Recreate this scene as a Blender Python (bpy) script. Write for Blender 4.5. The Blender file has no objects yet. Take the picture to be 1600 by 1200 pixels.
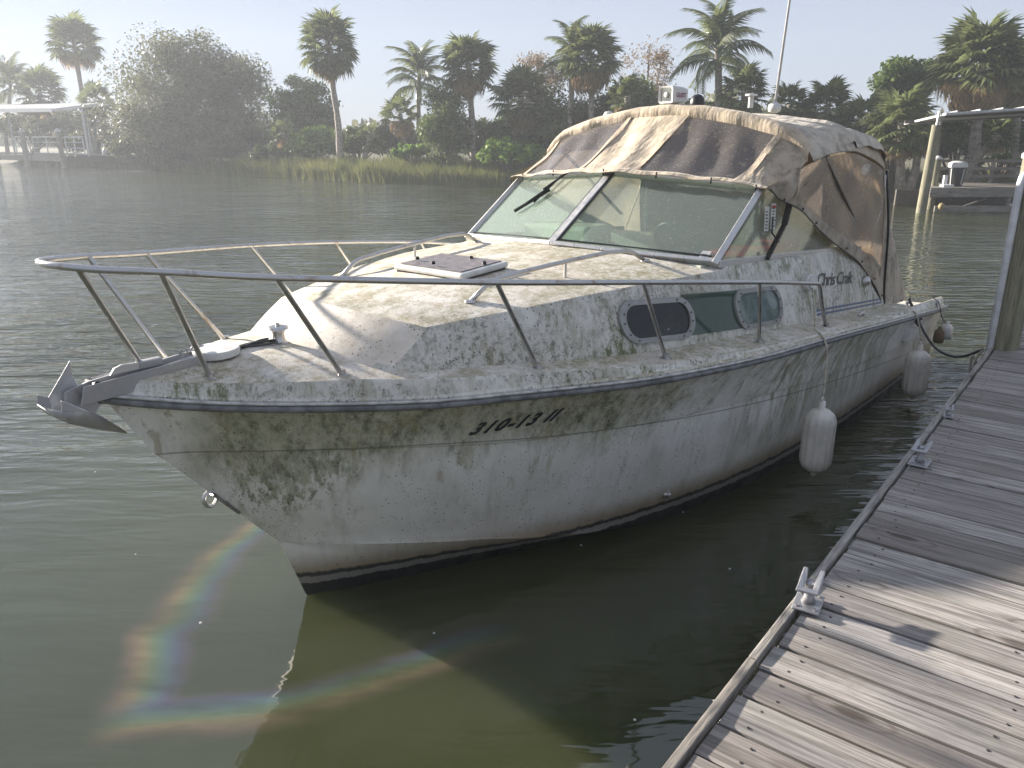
import bpy, bmesh, math, random
import numpy as np
from mathutils import Vector, Matrix, noise as mnoise

random.seed(7); rng = np.random.default_rng(7)
R = math.radians
S = bpy.context.scene
COL = S.collection

# ------------------------------------------------------------------ camera, sky, sun, exposure
CAM_H = 2.30
TILT = math.atan(385 / 1230.0)
cam_data = bpy.data.cameras.new('camera'); cam = bpy.data.objects.new('camera', cam_data); COL.objects.link(cam)
cam.location = (0, 0, CAM_H); cam.rotation_euler = (math.pi / 2 - TILT, 0, 0)
cam_data.sensor_width = 36; cam_data.lens = 36 * 1230 / 1600.0
cam_data.clip_start = .05; cam_data.clip_end = 3000
S.camera = cam
SUN_AZ = R(-60)      # from +Y (view direction), negative = to the left
SUN_EL = R(17)
w = bpy.data.worlds.new('World'); S.world = w; w.use_nodes = True
nt = w.node_tree; bg = nt.nodes['Background']
sky = nt.nodes.new('ShaderNodeTexSky'); sky.sky_type = 'NISHITA'; sky.sun_disc = False
sky.sun_elevation = SUN_EL; sky.sun_rotation = SUN_AZ
sky.air_density = 1.0; sky.dust_density = .25; sky.ozone_density = 2.4
veil = nt.nodes.new('ShaderNodeMix'); veil.data_type = 'RGBA'; veil.blend_type = 'MIX'; veil.inputs[0].default_value = .935   # thin high haze over the whole sky
nt.links.new(sky.outputs[0], veil.inputs[6]); veil.inputs[7].default_value = (1.18, 1.30, 1.62, 1)
nt.links.new(veil.outputs[2], bg.inputs[0]); bg.inputs[1].default_value = .1
sun_d = bpy.data.lights.new('sun', 'SUN'); sun_d.energy = 4.2; sun_d.angle = R(1.6); sun_d.color = (1, .92, .82)
sun = bpy.data.objects.new('sun', sun_d); COL.objects.link(sun)
sdir = Vector((math.sin(SUN_AZ) * math.cos(SUN_EL), math.cos(SUN_AZ) * math.cos(SUN_EL), math.sin(SUN_EL)))
sun.rotation_euler = sdir.to_track_quat('Z', 'Y').to_euler(); sun.location = (-20, 10, 12)
S.view_settings.view_transform = 'Standard'; S.view_settings.look = 'None'
S.view_settings.exposure = 2.02; S.view_settings.gamma = 1; S.view_settings.use_curve_mapping = False
S.cycles.use_denoising = True
try: S.cycles.denoiser = 'OPENIMAGEDENOISE'
except Exception: pass
S.cycles.max_bounces = 8; S.cycles.transparent_max_bounces = 16; S.cycles.volume_bounces = 1
S.cycles.diffuse_bounces = 3; S.cycles.glossy_bounces = 4
S.cycles.sample_clamp_indirect = 6; S.cycles.caustics_reflective = False; S.cycles.caustics_refractive = False

# ------------------------------------------------------------------ helpers
def W(u, v, Y=None, z=None):
    """world point seen in direction (u,v) of the photograph at depth Y or height z"""
    c, s = math.cos(TILT), math.sin(TILT)
    x = (u - 800) / 1230.; y = (v - 600) / 1230.
    d = Vector((x, c - y * s, -s - y * c))
    t = Y / d.y if Y is not None else (z - CAM_H) / d.z
    return Vector((0, 0, CAM_H)) + d * t

def tag(o, label=None, cat=None, group=None, kind=None):
    if label: o['label'] = label
    if cat: o['category'] = cat
    if group: o['group'] = group
    if kind: o['kind'] = kind
    return o
def empty(name, loc=(0, 0, 0), rz=0, **k):
    o = bpy.data.objects.new(name, None); COL.objects.link(o); o.location = loc; o.rotation_euler = (0, 0, rz)
    o.empty_display_size = .1
    return tag(o, **k)
def mk(name, verts, faces, mat=None, parent=None, smooth=False, bevel=0, seg=2, merge=0, solid=0, solid_off=-1):
    me = bpy.data.meshes.new(name)
    me.from_pydata([tuple(v) for v in verts], [], [tuple(f) for f in faces]); me.validate(); me.update()
    if merge:
        bm = bmesh.new(); bm.from_mesh(me); bmesh.ops.remove_doubles(bm, verts=bm.verts, dist=merge)
        bmesh.ops.recalc_face_normals(bm, faces=bm.faces); bm.to_mesh(me); bm.free()
    if smooth:
        me.shade_smooth()
        if smooth is not True: me.set_sharp_from_angle(angle=R(smooth))
    o = bpy.data.objects.new(name, me); COL.objects.link(o)
    if mat: me.materials.append(mat)
    if parent: o.parent = parent
    if solid:
        m = o.modifiers.new('solid', 'SOLIDIFY'); m.thickness = solid; m.offset = solid_off
    if bevel:
        m = o.modifiers.new('bevel', 'BEVEL'); m.width = bevel; m.segments = seg; m.limit_method = 'ANGLE'; m.angle_limit = R(25)
        m.harden_normals = False
    return o
class MB:
    def __init__(s): s.v = []; s.f = []
    def add(s, v, f):
        n = len(s.v); s.v += [tuple(x) for x in v]; s.f += [tuple(i + n for i in q) for q in f]; return s
    def box(s, a, b):
        x0, y0, z0 = a; x1, y1, z1 = b
        return s.add([(x0,y0,z0),(x1,y0,z0),(x1,y1,z0),(x0,y1,z0),(x0,y0,z1),(x1,y0,z1),(x1,y1,z1),(x0,y1,z1)],
                     [(0,3,2,1),(4,5,6,7),(0,1,5,4),(1,2,6,5),(2,3,7,6),(3,0,4,7)])
    def bar(s, p, q, wd, h, up=(0, 0, 1)):
        p, q = Vector(p), Vector(q); d = (q - p).normalized(); up = Vector(up)
        a = d.cross(up).normalized(); b = a.cross(d).normalized()
        v = [e + a * (wd/2*i) + b * (h/2*j) for e in (p, q) for i, j in ((-1,-1),(1,-1),(1,1),(-1,1))]
        return s.add(v, [(0,1,2,3),(7,6,5,4),(0,4,5,1),(1,5,6,2),(2,6,7,3),(3,7,4,0)])
    def tube(s, pts, r, n=8, cap=True):
        pts = [Vector(p) for p in pts]; rs = r if isinstance(r, (list, tuple)) else [r] * len(pts)
        ref = None; rings = []
        for i, p in enumerate(pts):
            d = (pts[min(i + 1, len(pts) - 1)] - pts[max(i - 1, 0)]).normalized()
            if ref is None:
                ref = d.orthogonal().normalized()
            ref = (ref - d * ref.dot(d)).normalized(); b = d.cross(ref)
            rings.append([p + (ref * math.cos(2*math.pi*k/n) + b * math.sin(2*math.pi*k/n)) * rs[i] for k in range(n)])
        v = [q for g in rings for q in g]; f = []
        for i in range(len(pts) - 1):
            for k in range(n):
                f.append((i*n+k, i*n+(k+1) % n, (i+1)*n+(k+1) % n, (i+1)*n+k))
        if cap: f.append(tuple(range(n))[::-1]); f.append(tuple((len(pts)-1)*n+k for k in range(n)))
        return s.add(v, f)
    def lathe(s, prof, n=16, c=(0, 0, 0), axis=None):
        c = Vector(c); M = Matrix.Identity(3) if axis is None else Vector(axis).to_track_quat('Z', 'Y').to_matrix()
        v = [c + M @ Vector((r*math.cos(2*math.pi*k/n), r*math.sin(2*math.pi*k/n), z)) for r, z in prof for k in range(n)]
        f = [(i*n+k, i*n+(k+1) % n, (i+1)*n+(k+1) % n, (i+1)*n+k) for i in range(len(prof)-1) for k in range(n)]
        f.append(tuple(range(n))[::-1]); f.append(tuple((len(prof)-1)*n+k for k in range(n)))
        return s.add(v, f)
    def prism(s, poly, vec):
        n = len(poly); vec = Vector(vec); a = [Vector(p) for p in poly]
        v = a + [p + vec for p in a]
        return s.add(v, [tuple(range(n))[::-1], tuple(range(n, 2*n))] + [(i, (i+1) % n, (i+1) % n+n, i+n) for i in range(n)])
    def build(s, name, mat, parent=None, **k): return mk(name, s.v, s.f, mat, parent, **k)
def smooth_path(pts, n=8):
    """Catmull-Rom"""
    P = [Vector(p) for p in pts]; P = [2*P[0]-P[1]] + P + [2*P[-1]-P[-2]]; out = []
    for i in range(1, len(P) - 2):
        for k in range(n):
            t = k / n; a, b, c, d = P[i-1], P[i], P[i+1], P[i+2]
            out.append(.5*((2*b)+(c-a)*t+(2*a-5*b+4*c-d)*t*t+(3*b-a-3*c+d)*t**3))
    out.append(P[-2]); return out
def grid(A, name, mat, parent, **k):
    nr, nc = len(A), len(A[0]); v = [p for r in A for p in r]
    f = [(i*nc+j, i*nc+j+1, (i+1)*nc+j+1, (i+1)*nc+j) for i in range(nr-1) for j in range(nc-1)]
    return mk(name, v, f, mat, parent, **k)

# ------------------------------------------------------------------ materials
class NT:
    def __init__(s, name):
        s.m = bpy.data.materials.new(name); s.m.use_nodes = True; s.t = s.m.node_tree
        s.b = s.t.nodes['Principled BSDF']; s.out = s.t.nodes['Material Output']
        s.tc = s.t.nodes.new('ShaderNodeTexCoord')
    def L(s, a, b): s.t.links.new(a, b)
    def set(s, node, k, val):
        if hasattr(val, 'is_linked') or isinstance(val, bpy.types.NodeSocket): s.L(val, node.inputs[k])
        else: node.inputs[k].default_value = val
    def coord(s, scale=(1, 1, 1), src=None, loc=(0, 0, 0), rot=(0, 0, 0)):
        n = s.t.nodes.new('ShaderNodeMapping'); s.L(src or s.tc.outputs['Object'], n.inputs[0])
        n.inputs['Scale'].default_value = scale; n.inputs['Location'].default_value = loc; n.inputs['Rotation'].default_value = rot
        return n.outputs[0]
    def noise(s, scale=5, detail=5, rough=.6, vec=None, dist=0, out=0):
        n = s.t.nodes.new('ShaderNodeTexNoise'); s.L(vec or s.tc.outputs['Object'], n.inputs['Vector'])
        n.inputs['Scale'].default_value = scale; n.inputs['Detail'].default_value = detail
        n.inputs['Roughness'].default_value = rough; n.inputs['Distortion'].default_value = dist
        return n.outputs[out]
    def voro(s, scale=5, vec=None, feature='F1', rnd=1):
        n = s.t.nodes.new('ShaderNodeTexVoronoi'); n.feature = feature; s.L(vec or s.tc.outputs['Object'], n.inputs['Vector'])
        n.inputs['Scale'].default_value = scale; n.inputs['Randomness'].default_value = rnd
        return n.outputs['Distance']
    def ramp(s, x, a, b, lo=0, hi=1):
        n = s.t.nodes.new('ShaderNodeMapRange'); n.interpolation_type = 'SMOOTHSTEP'
        s.L(x, n.inputs[0]); n.inputs[1].default_value = a; n.inputs[2].default_value = b
        n.inputs[3].default_value = lo; n.inputs[4].default_value = hi; return n.outputs[0]
    def math(s, op, a, b=0, c=0):
        n = s.t.nodes.new('ShaderNodeMath'); n.operation = op
        for i, v in enumerate((a, b, c)):
            if isinstance(v, bpy.types.NodeSocket): s.L(v, n.inputs[i])
            else: n.inputs[i].default_value = v
        return n.outputs[0]
    def mul(s, *a):
        r = a[0]
        for x in a[1:]: r = s.math('MULTIPLY', r, x)
        return r
    def mix(s, f, a, b):
        n = s.t.nodes.new('ShaderNodeMix'); n.data_type = 'RGBA'
        for i, v in ((0, f), (6, a), (7, b)):
            if isinstance(v, bpy.types.NodeSocket): s.L(v, n.inputs[i])
            else: n.inputs[i].default_value = (*v, 1) if isinstance(v, tuple) and len(v) == 3 else v
        return n.outputs[2]
    def sep(s, src=None):
        n = s.t.nodes.new('ShaderNodeSeparateXYZ'); s.L(src or s.tc.outputs['Object'], n.inputs[0]); return n.outputs
    def bump(s, h, strength=.3, dist=.01, prev=None):
        n = s.t.nodes.new('ShaderNodeBump'); s.L(h, n.inputs['Height']); n.inputs['Strength'].default_value = strength
        n.inputs['Distance'].default_value = dist
        if prev: s.L(prev, n.inputs['Normal'])
        s.L(n.outputs[0], s.b.inputs['Normal']); return n.outputs[0]
    def col(s, c): s.set(s.b, 'Base Color', (*c, 1) if isinstance(c, tuple) else c)
    def rough(s, r): s.set(s.b, 'Roughness', r)
def simple(name, col, rough=.5, metal=0, var=.25, scale=12, spec=.5):
    n = NT(name); f = n.noise(scale, 6)
    n.col(n.mix(n.ramp(f, .3, .7), tuple(c*(1-var) for c in col), tuple(min(1, c*(1+var)) for c in col)))
    n.rough(n.ramp(f, .3, .7, max(0, rough-.08), min(1, rough+.1))); n.b.inputs['Metallic'].default_value = metal
    n.b.inputs['Specular IOR Level'].default_value = spec
    n.bump(f, .15, .004)
    return n.m
def gelcoat(name, kind):
    n = NT(name); x = n.sep(); zz = x['Z']; xx = x['X']
    fine = n.noise(34, 8, .8); mid = n.noise(9, 9, .78); big = n.noise(1.7, 5, .65)
    vst = n.noise(1.6, 7, .65, n.coord((7, 7, .7)))            # vertical run-off streaks
    vst2 = n.noise(1.4, 5, .7, n.coord((22, 22, 1.2), loc=(4, 2, 0)))
    if kind == 'hull':
        base = n.mix(n.ramp(big, .35, .68), (.80, .77, .71), (.66, .63, .565))
        base = n.mix(n.mul(n.ramp(vst, .48, .72), .5), base, (.44, .41, .34))
        base = n.mix(n.mul(n.ramp(mid, .50, .66), n.ramp(big, .5, .35), .35), base, (.34, .32, .27))
        tone = n.math('ADD', n.math('MULTIPLY', xx, -.102), .945)      # height of the styling line
        # algae hangs from the rub rail; its lower limit is ragged and runs down in drips
        lim = n.math('ADD', n.math('SUBTRACT', tone, n.mul(n.ramp(n.noise(1.6, 7, .65, n.coord((3, 3, .5))), .40, .66), .16)), .03)
        lim = n.math('SUBTRACT', lim, n.mul(n.ramp(xx, -.50, -.28), n.ramp(xx, .16, -.12), n.ramp(vst2, .30, .66), .40))
        cover = n.math('ADD', n.mul(n.ramp(xx, 1.9, .35), .26), n.noise(2.4, 7, .72))
        a1 = n.mul(n.ramp(n.math('SUBTRACT', zz, lim), -.14, .11), n.ramp(cover, .47, .70), n.ramp(xx, -.64, -.44))
        aft = n.mul(n.ramp(xx, 2.1, 2.8), n.ramp(xx, 5.2, 4.3), n.ramp(n.noise(1.6, 7, .7, n.coord((5.5, 5.5, .5), rot=(0, R(9), 0))), .42, .56), n.ramp(n.math('ADD', zz, n.mul(vst2, .3)), .35, .75))
        alg = n.math('MAXIMUM', a1, n.mul(aft, .9))
        vm = n.noise(2.2, 9, .8, n.coord((8, 8, 2.0), loc=(1, 5, 0)))
        gcol = n.mix(n.ramp(vm, .34, .66), (.052, .072, .008), (.27, .26, .075))
        base = n.mix(n.mul(alg, n.ramp(vm, .25, .62, .95, .50)), base, gcol)
        base = n.mix(n.mul(alg, n.ramp(n.noise(7, 9, .8, n.coord((1.6, 1.6, .8))), .50, .66), .7), base, (.035, .042, .010))
        base = n.mix(n.ramp(n.math('ABSOLUTE', n.math('SUBTRACT', zz, tone)), .006, .002, 0, .6), base, (.10, .095, .08))
        ww = n.math('ADD', zz, n.mul(n.math('SUBTRACT', n.noise(14, 6, .7, n.coord((1, 1, .3))), .5), .06))
        base = n.mix(n.mul(n.ramp(ww, .33, .15), .85), base, (.25, .18, .10))
        base = n.mix(n.ramp(ww, .165, .148), base, (.03, .032, .028))
        base = n.mix(n.mul(n.ramp(ww, .132, .122), n.ramp(ww, .078, .090)), base, (.22, .205, .18))
        base = n.mix(n.ramp(ww, .086, .078), base, (.008, .009, .010))
    elif kind == 'deck':
        base = n.mix(n.ramp(n.noise(2.4, 7, .7), .36, .64), (.70, .665, .60), (.57, .52, .44))
        base = n.mix(n.mul(n.ramp(mid, .46, .60), .65), base, (.36, .30, .20))
        base = n.mix(n.mul(n.ramp(fine, .52, .64), .6), base, (.16, .13, .09))
        alg = n.mul(n.ramp(n.noise(1.9, 6, .7, n.coord((1, 1.6, 1))), .43, .58), n.ramp(n.noise(26, 8, .8), .36, .60))
        base = n.mix(n.mul(alg, .75), base, (.17, .16, .055))
    elif kind == 'front':
        base = n.mix(n.ramp(n.noise(3, 7, .7), .36, .66), (.70, .64, .555), (.57, .49, .39))
        base = n.mix(n.mul(n.ramp(mid, .48, .62), .55), base, (.42, .36, .27))
        base = n.mix(n.mul(n.ramp(fine, .56, .66), .5), base, (.2, .17, .12))
    else:
        base = n.mix(n.ramp(big, .35, .66), (.70, .68, .63), (.54, .515, .45))
        vm = n.noise(2.2, 9, .8, n.coord((12, 12, 4.2), loc=(1, 5, 0)))
        cl = n.ramp(n.noise(1.8, 4, .6), .36, .62)
        base = n.mix(n.mul(n.ramp(vst, .46, .66), .6), base, (.34, .32, .22))
        base = n.mix(n.mul(n.ramp(vm, .50, .62), n.ramp(cl, 0, 1, .35, 1), .75), base, (.15, .135, .085))
        base = n.mix(n.mul(n.ramp(fine, .50, .60), cl, .85), base, (.075, .068, .045))
        base = n.mix(n.mul(n.ramp(vst2, .52, .66), n.ramp(big, .40, .6), .6), base, (.20, .18, .09))
        base = n.mix(n.mul(n.ramp(n.noise(1.3, 4, .6), .50, .62), n.ramp(vm, .44, .58), .8), base, (.10, .115, .030))
    if kind == 'hull':
        run = n.mul(n.ramp(n.noise(1.2, 3, .6, n.coord((9, 9, .25), loc=(2, 0, 6))), .60, .68), n.ramp(zz, .25, .9))
        base = n.mix(n.mul(run, .55), base, (.30, .24, .13))
    sp = n.voro(34); spm = n.ramp(n.noise(5, 3), .42, .54)
    base = n.mix(n.mul(n.ramp(sp, .15, .10), spm, .92), base, (.02, .018, .015))
    sp2 = n.voro(85); base = n.mix(n.mul(n.ramp(sp2, .22, .14), n.ramp(n.noise(4, 4), .44, .60), .85), base, (.035, .03, .022))
    sc = n.voro(12, n.coord((1.8, 1.8, .7), rot=(.3, .2, .5)))
    base = n.mix(n.mul(n.ramp(sc, .055, .03), n.ramp(n.noise(3, 2), .48, .56), .85), base, (.02, .02, .02))
    n.col(base); n.rough(n.ramp(n.noise(9, 5), .3, .7, .38, .68) if kind == 'hull' else .68)
    if kind == 'hull': n.b.inputs['Specular IOR Level'].default_value = .35
    n.bump(fine, .18, .004)
    return n.m
def metal_mat(name, base=(.55, .54, .52), rough=.28, rust=.5):
    n = NT(name); f = n.ramp(n.noise(9, 8, .75), .52, .68)
    n.col(n.mix(n.mul(f, rust), base, (.26, .17, .10))); n.b.inputs['Metallic'].default_value = 1
    n.set(n.b, 'Metallic', n.ramp(n.mul(f, rust), 0, 1, .95, .3)); n.rough(n.ramp(n.noise(20, 6), .3, .7, rough, rough+.2)); return n.m
def glass_mat(name, tint, milk, milk_col, rough=.05, dirt=.3):
    n = NT(name); t = n.t; tr = t.nodes.new('ShaderNodeBsdfTransparent'); tr.inputs[0].default_value = (*tint, 1)
    df = t.nodes.new('ShaderNodeBsdfDiffuse'); tl = t.nodes.new('ShaderNodeBsdfTranslucent')
    f = n.noise(5, 8, .7); g = n.noise(60, 4, .7)
    c = n.mix(n.ramp(f, .35, .7), milk_col, tuple(k*.7 for k in milk_col)) if 'side' not in name else n.mix(n.ramp(n.noise(2.5, 5, .65), .38, .62), milk_col, (.42, .37, .33)); 
    if 'vinyl' in name: c = n.mix(n.mul(n.ramp(n.noise(9, 7, .75), .56, .66), n.ramp(n.noise(1.6, 3), .42, .6), .8), c, (.70, .64, .46))
    n.L(c, df.inputs[0]); n.L(c, tl.inputs[0])
    mm = t.nodes.new('ShaderNodeMixShader'); mm.inputs[0].default_value = .4; n.L(df.outputs[0], mm.inputs[1]); n.L(tl.outputs[0], mm.inputs[2])
    m1 = t.nodes.new('ShaderNodeMixShader'); n.L(tr.outputs[0], m1.inputs[1]); n.L(mm.outputs[0], m1.inputs[2])
    n.L(n.math('ADD', n.ramp(f, .3, .75, milk*.7, milk*1.2), n.mul(n.ramp(g, .58, .68), dirt)), m1.inputs[0])
    gl = t.nodes.new('ShaderNodeBsdfGlossy'); gl.inputs['Roughness'].default_value = rough
    ge = t.nodes.new('ShaderNodeNewGeometry'); dt = t.nodes.new('ShaderNodeVectorMath'); dt.operation = 'DOT_PRODUCT'; n.L(ge.outputs['Incoming'], dt.inputs[0]); n.L(ge.outputs['Normal'], dt.inputs[1])
    sch = n.math('ADD', .05, n.mul(n.math('POWER', n.math('SUBTRACT', 1.0, n.math('ABSOLUTE', dt.outputs['Value'])), 5.0), .75))
    m2 = t.nodes.new('ShaderNodeMixShader'); n.L(sch, m2.inputs[0]); n.L(m1.outputs[0], m2.inputs[1]); n.L(gl.outputs[0], m2.inputs[2])
    if 'vinyl' in name:
        b = t.nodes.new('ShaderNodeBump'); b.inputs['Strength'].default_value = .35; b.inputs['Distance'].default_value = .02
        n.L(n.noise(3, 3, .5, n.coord((1, 1, 3))), b.inputs['Height']); n.L(b.outputs[0], gl.inputs['Normal']); n.L(b.outputs[0], df.inputs['Normal'])
    n.L(m2.outputs[0], n.out.inputs[0]); return n.m
def canvas_mat(name, col, dark=(.16, .12, .08), amt=.6):
    n = NT(name); f = n.noise(7, 9, .75); st = n.noise(2.4, 6, .6, n.coord((2, 6, 1)))
    c = n.mix(n.mul(n.ramp(f, .42, .68), amt), col, dark)
    c = n.mix(n.mul(n.ramp(st, .5, .68), .5), c, (.17, .15, .08))
    c = n.mix(n.mul(n.ramp(n.voro(50), .14, .06), n.ramp(n.noise(5, 3), .45, .6)), c, (.05, .045, .03))
    n.col(c); n.rough(.85); n.b.inputs['Sheen Weight'].default_value = .1
    n.bump(n.noise(5, 4, .6, n.coord((1, 3, 1))), .5, .03, n.bump(n.noise(160, 2), .15, .002)); return n.m
def leaf_mat(name, a, b, tr=.35, rough=.45):
    n = NT(name); t = n.t; att = t.nodes.new('ShaderNodeAttribute'); att.attribute_name = 'tone'
    c = n.mix(att.outputs['Fac'], a, b)
    oi = t.nodes.new('ShaderNodeObjectInfo')
    c2 = n.mix(n.mul(oi.outputs['Random'], .3), c, (.10, .09, .03))
    n.col(c2); n.rough(rough); n.b.inputs['Specular IOR Level'].default_value = .12
    tl = t.nodes.new('ShaderNodeBsdfTranslucent'); n.L(c2, tl.inputs[0])
    mm = t.nodes.new('ShaderNodeMixShader'); mm.inputs[0].default_value = tr
    n.L(n.b.outputs[0], mm.inputs[1]); n.L(tl.outputs[0], mm.inputs[2]); n.L(mm.outputs[0], n.out.inputs[0]); return n.m
def wood_mat(name, cols, axis_scale=(1.2, 30, 30), objrand=True):
    n = NT(name); t = n.t; oi = t.nodes.new('ShaderNodeObjectInfo')
    off = t.nodes.new('ShaderNodeCombineXYZ')
    for i, k in enumerate((37.0, 11.0, 5.0)): n.L(n.math('MULTIPLY', oi.outputs['Random'], k), off.inputs[i])
    va = t.nodes.new('ShaderNodeVectorMath'); va.operation = 'ADD'; n.L(n.tc.outputs['Object'], va.inputs[0]); n.L(off.outputs[0], va.inputs[1])
    g = n.noise(1.6, 9, .72, n.coord(axis_scale, va.outputs[0]), dist=.6)
    g2 = n.noise(1.0, 4, .6, n.coord(tuple(a*.33 for a in axis_scale), va.outputs[0]), dist=1.2)
    kn = n.voro(1.0, n.coord((1.7, 5.0, 5.0), va.outputs[0])); sp = n.noise(1.0, 3, .5, n.coord((axis_scale[0]*.9, axis_scale[1]*1.6, axis_scale[2]*1.6), va.outputs[0], loc=(3, 7, 1)), dist=.3)
    g3 = n.noise(1.0, 5, .7, n.coord((axis_scale[0]*2.2, axis_scale[1]*4.5, axis_scale[2]*4.5), va.outputs[0]), dist=.25); blot = n.noise(3.2, 6, .7, va.outputs[0])
    r = oi.outputs['Random']; base = n.mix(n.ramp(r, 0, 1), cols[0], cols[1])
    r2 = n.math('FRACT', n.math('MULTIPLY', r, 17.3)); base = n.mix(n.ramp(r2, .45, .9), base, cols[2])
    c = n.mix(n.mul(n.ramp(g, .42, .62), .75), base, tuple(k*.46 for k in cols[0])); c = n.mix(n.mul(n.ramp(g3, .46, .62), .65), c, tuple(k*.40 for k in cols[0])); c = n.mix(n.mul(n.ramp(blot, .50, .66), .4), c, tuple(k*.6 for k in cols[0])); c = n.mix(n.mul(n.ramp(g2, .5, .7), .35), c, tuple(min(1, k*1.35) for k in cols[1]))
    c = n.mix(n.mul(n.ramp(n.noise(2, 3, .5, va.outputs[0]), .5, .7), .25), c, (.16, .17, .13))
    c = n.mix(n.mul(n.ramp(kn, .13, .06), .8), c, (.06, .045, .035)); c = n.mix(n.ramp(sp, .70, .74), c, (.035, .03, .025)); c = n.mix(n.mul(n.ramp(n.math('ABSOLUTE', n.math('SUBTRACT', kn, .20)), .03, .0), .5), c, (.10, .08, .065))
    n.col(c); n.rough(.8); n.b.inputs['Specular IOR Level'].default_value = .3
    n.bump(n.math('ADD', n.math('ADD', n.mul(g, -.7), n.mul(g3, -.5)), n.mul(n.ramp(kn, .16, .04), .5)), .75, .006); return n.m

M = {}
M['hull'] = gelcoat('gelcoat_hull', 'hull'); M['deck'] = gelcoat('gelcoat_deck', 'deck'); M['side'] = gelcoat('gelcoat_side', 'side'); M['front'] = gelcoat('gelcoat_clean', 'front')
M['steel'] = metal_mat('stainless', (.50, .49, .48), .25, .75); M['alu'] = metal_mat('aluminium', (.60, .59, .57), .42, .15)
M['lens'] = simple('lamp_lens', (.16, .17, .16), .12); M['trim'] = metal_mat('window_trim', (.34, .34, .335), .5, .3); M['galv'] = metal_mat('galvanised', (.40, .40, .41), .45, .2)
M['rub'] = simple('grey_rubber', (.13, .13, .135), .5, 0, .5, 14); M['rubtrim'] = simple('rail_insert', (.45, .44, .42), .35, .3, .3, 18)
M['black'] = simple('black_plastic', (.012, .012, .013), .4); M['blue'] = simple('blue_stripe', (.03, .07, .17), .4)
M['white'] = simple('white_plastic', (.62, .61, .58), .4, 0, .12); M['interior'] = simple('interior_vinyl', (.34, .38, .33), .6, 0, .2, 3)
M['cream'] = simple('console_cream', (.60, .64, .52), .4, 0, .1, 3); M['red'] = simple('red_vinyl', (.35, .02, .03), .4)
M['glass'] = glass_mat('windscreen_glass', (.74, .86, .78), .46, (.54, .62, .56), .06, .35)
M['porthole'] = glass_mat('porthole_glass', (.16, .17, .17), .05, (.12, .12, .11), .04, .12)
M['porthole_clear'] = glass_mat('porthole_clear', (.62, .70, .68), .12, (.25, .28, .27), .04, .3); M['vinyl_side'] = glass_mat('side_vinyl', (.80, .68, .56), .55, (.76, .62, .48), .09, .9)
M['greenpanel'] = glass_mat('green_panel', (.04, .07, .055), .8, (.12, .19, .15), .08, .3)
M['vinyl'] = glass_mat('clear_vinyl', (.60, .57, .55), .44, (.42, .385, .36), .10, .8)
M['canvas'] = canvas_mat('tan_canvas', (.50, .41, .30)); M['canvas_dirty'] = canvas_mat('dirty_canvas', (.42, .35, .265), (.10, .085, .06), .75)
M['canvas_pale'] = canvas_mat('pale_canvas', (.50, .44, .355), (.13, .115, .08), .7)
M['curtain_dark'] = simple('webbing', (.10, .085, .07), .8); M['curtain'] = simple('curtain', (.42, .46, .46), .8); M['rope'] = simple('white_rope', (.40, .36, .28), .9, 0, .4, 40)
M['darkrope'] = simple('dark_rope', (.06, .06, .06), .9, 0, .4, 40); M['fender'] = simple('fender_vinyl', (.68, .64, .57), .30, 0, .10, 7)
M['tintlid'] = simple('smoked_lid', (.17, .15, .15), .45, 0, .35, 30); M['bottle'] = simple('brown_stain', (.13, .085, .04), .6)
M['wood'] = wood_mat('weathered_plank', ((.26, .23, .205), (.34, .31, .285), (.46, .425, .39)))
M['beam'] = wood_mat('weathered_beam', ((.25, .225, .195), (.32, .295, .26), (.38, .355, .32)), (2, 24, 24))
M['pile'] = wood_mat('treated_pile', ((.23, .215, .14), (.28, .26, .18), (.31, .29, .22)), (14, 14, .8))
M['dark'] = simple('dark_timber', (.10, .085, .07), .9)  # plain dark brown for stringers, dock piles, rafters and porthole bolts
M['pvc'] = simple('white_pvc', (.62, .62, .62), .45, 0, .12); M['roof'] = simple('metal_roof', (.42, .42, .43), .5, .2)
M['nail'] = simple('nail_head', (.03, .025, .02), .6)
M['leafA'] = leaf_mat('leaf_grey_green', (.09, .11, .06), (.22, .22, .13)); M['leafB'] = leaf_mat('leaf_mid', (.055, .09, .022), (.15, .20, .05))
M['leafC'] = leaf_mat('leaf_bright', (.08, .15, .02), (.24, .36, .06)); M['leafD'] = leaf_mat('leaf_dry', (.22, .16, .11), (.34, .26, .18))
M['leafE'] = leaf_mat('leaf_deep', (.05, .085, .025), (.13, .19, .055))
M['frond'] = leaf_mat('palm_frond', (.06, .085, .03), (.19, .22, .09), .42, .32); M['frond_dry'] = leaf_mat('dry_frond', (.30, .19, .09), (.46, .34, .18), .4, .6)
M['reed'] = leaf_mat('reed', (.085, .12, .03), (.29, .28, .11), .4, .5)
M['bark'] = simple('palm_bark', (.30, .26, .22), .9, 0, .35, 6); M['bark2'] = simple('bark', (.17, .14, .11), .9, 0, .3, 6)
n = NT('earth'); n.col(n.mix(n.ramp(n.noise(.8, 8), .35, .65), (.07, .075, .03), (.13, .11, .06))); n.rough(.95); n.bump(n.noise(3, 6), .6, .1); M['earth'] = n.m

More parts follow.
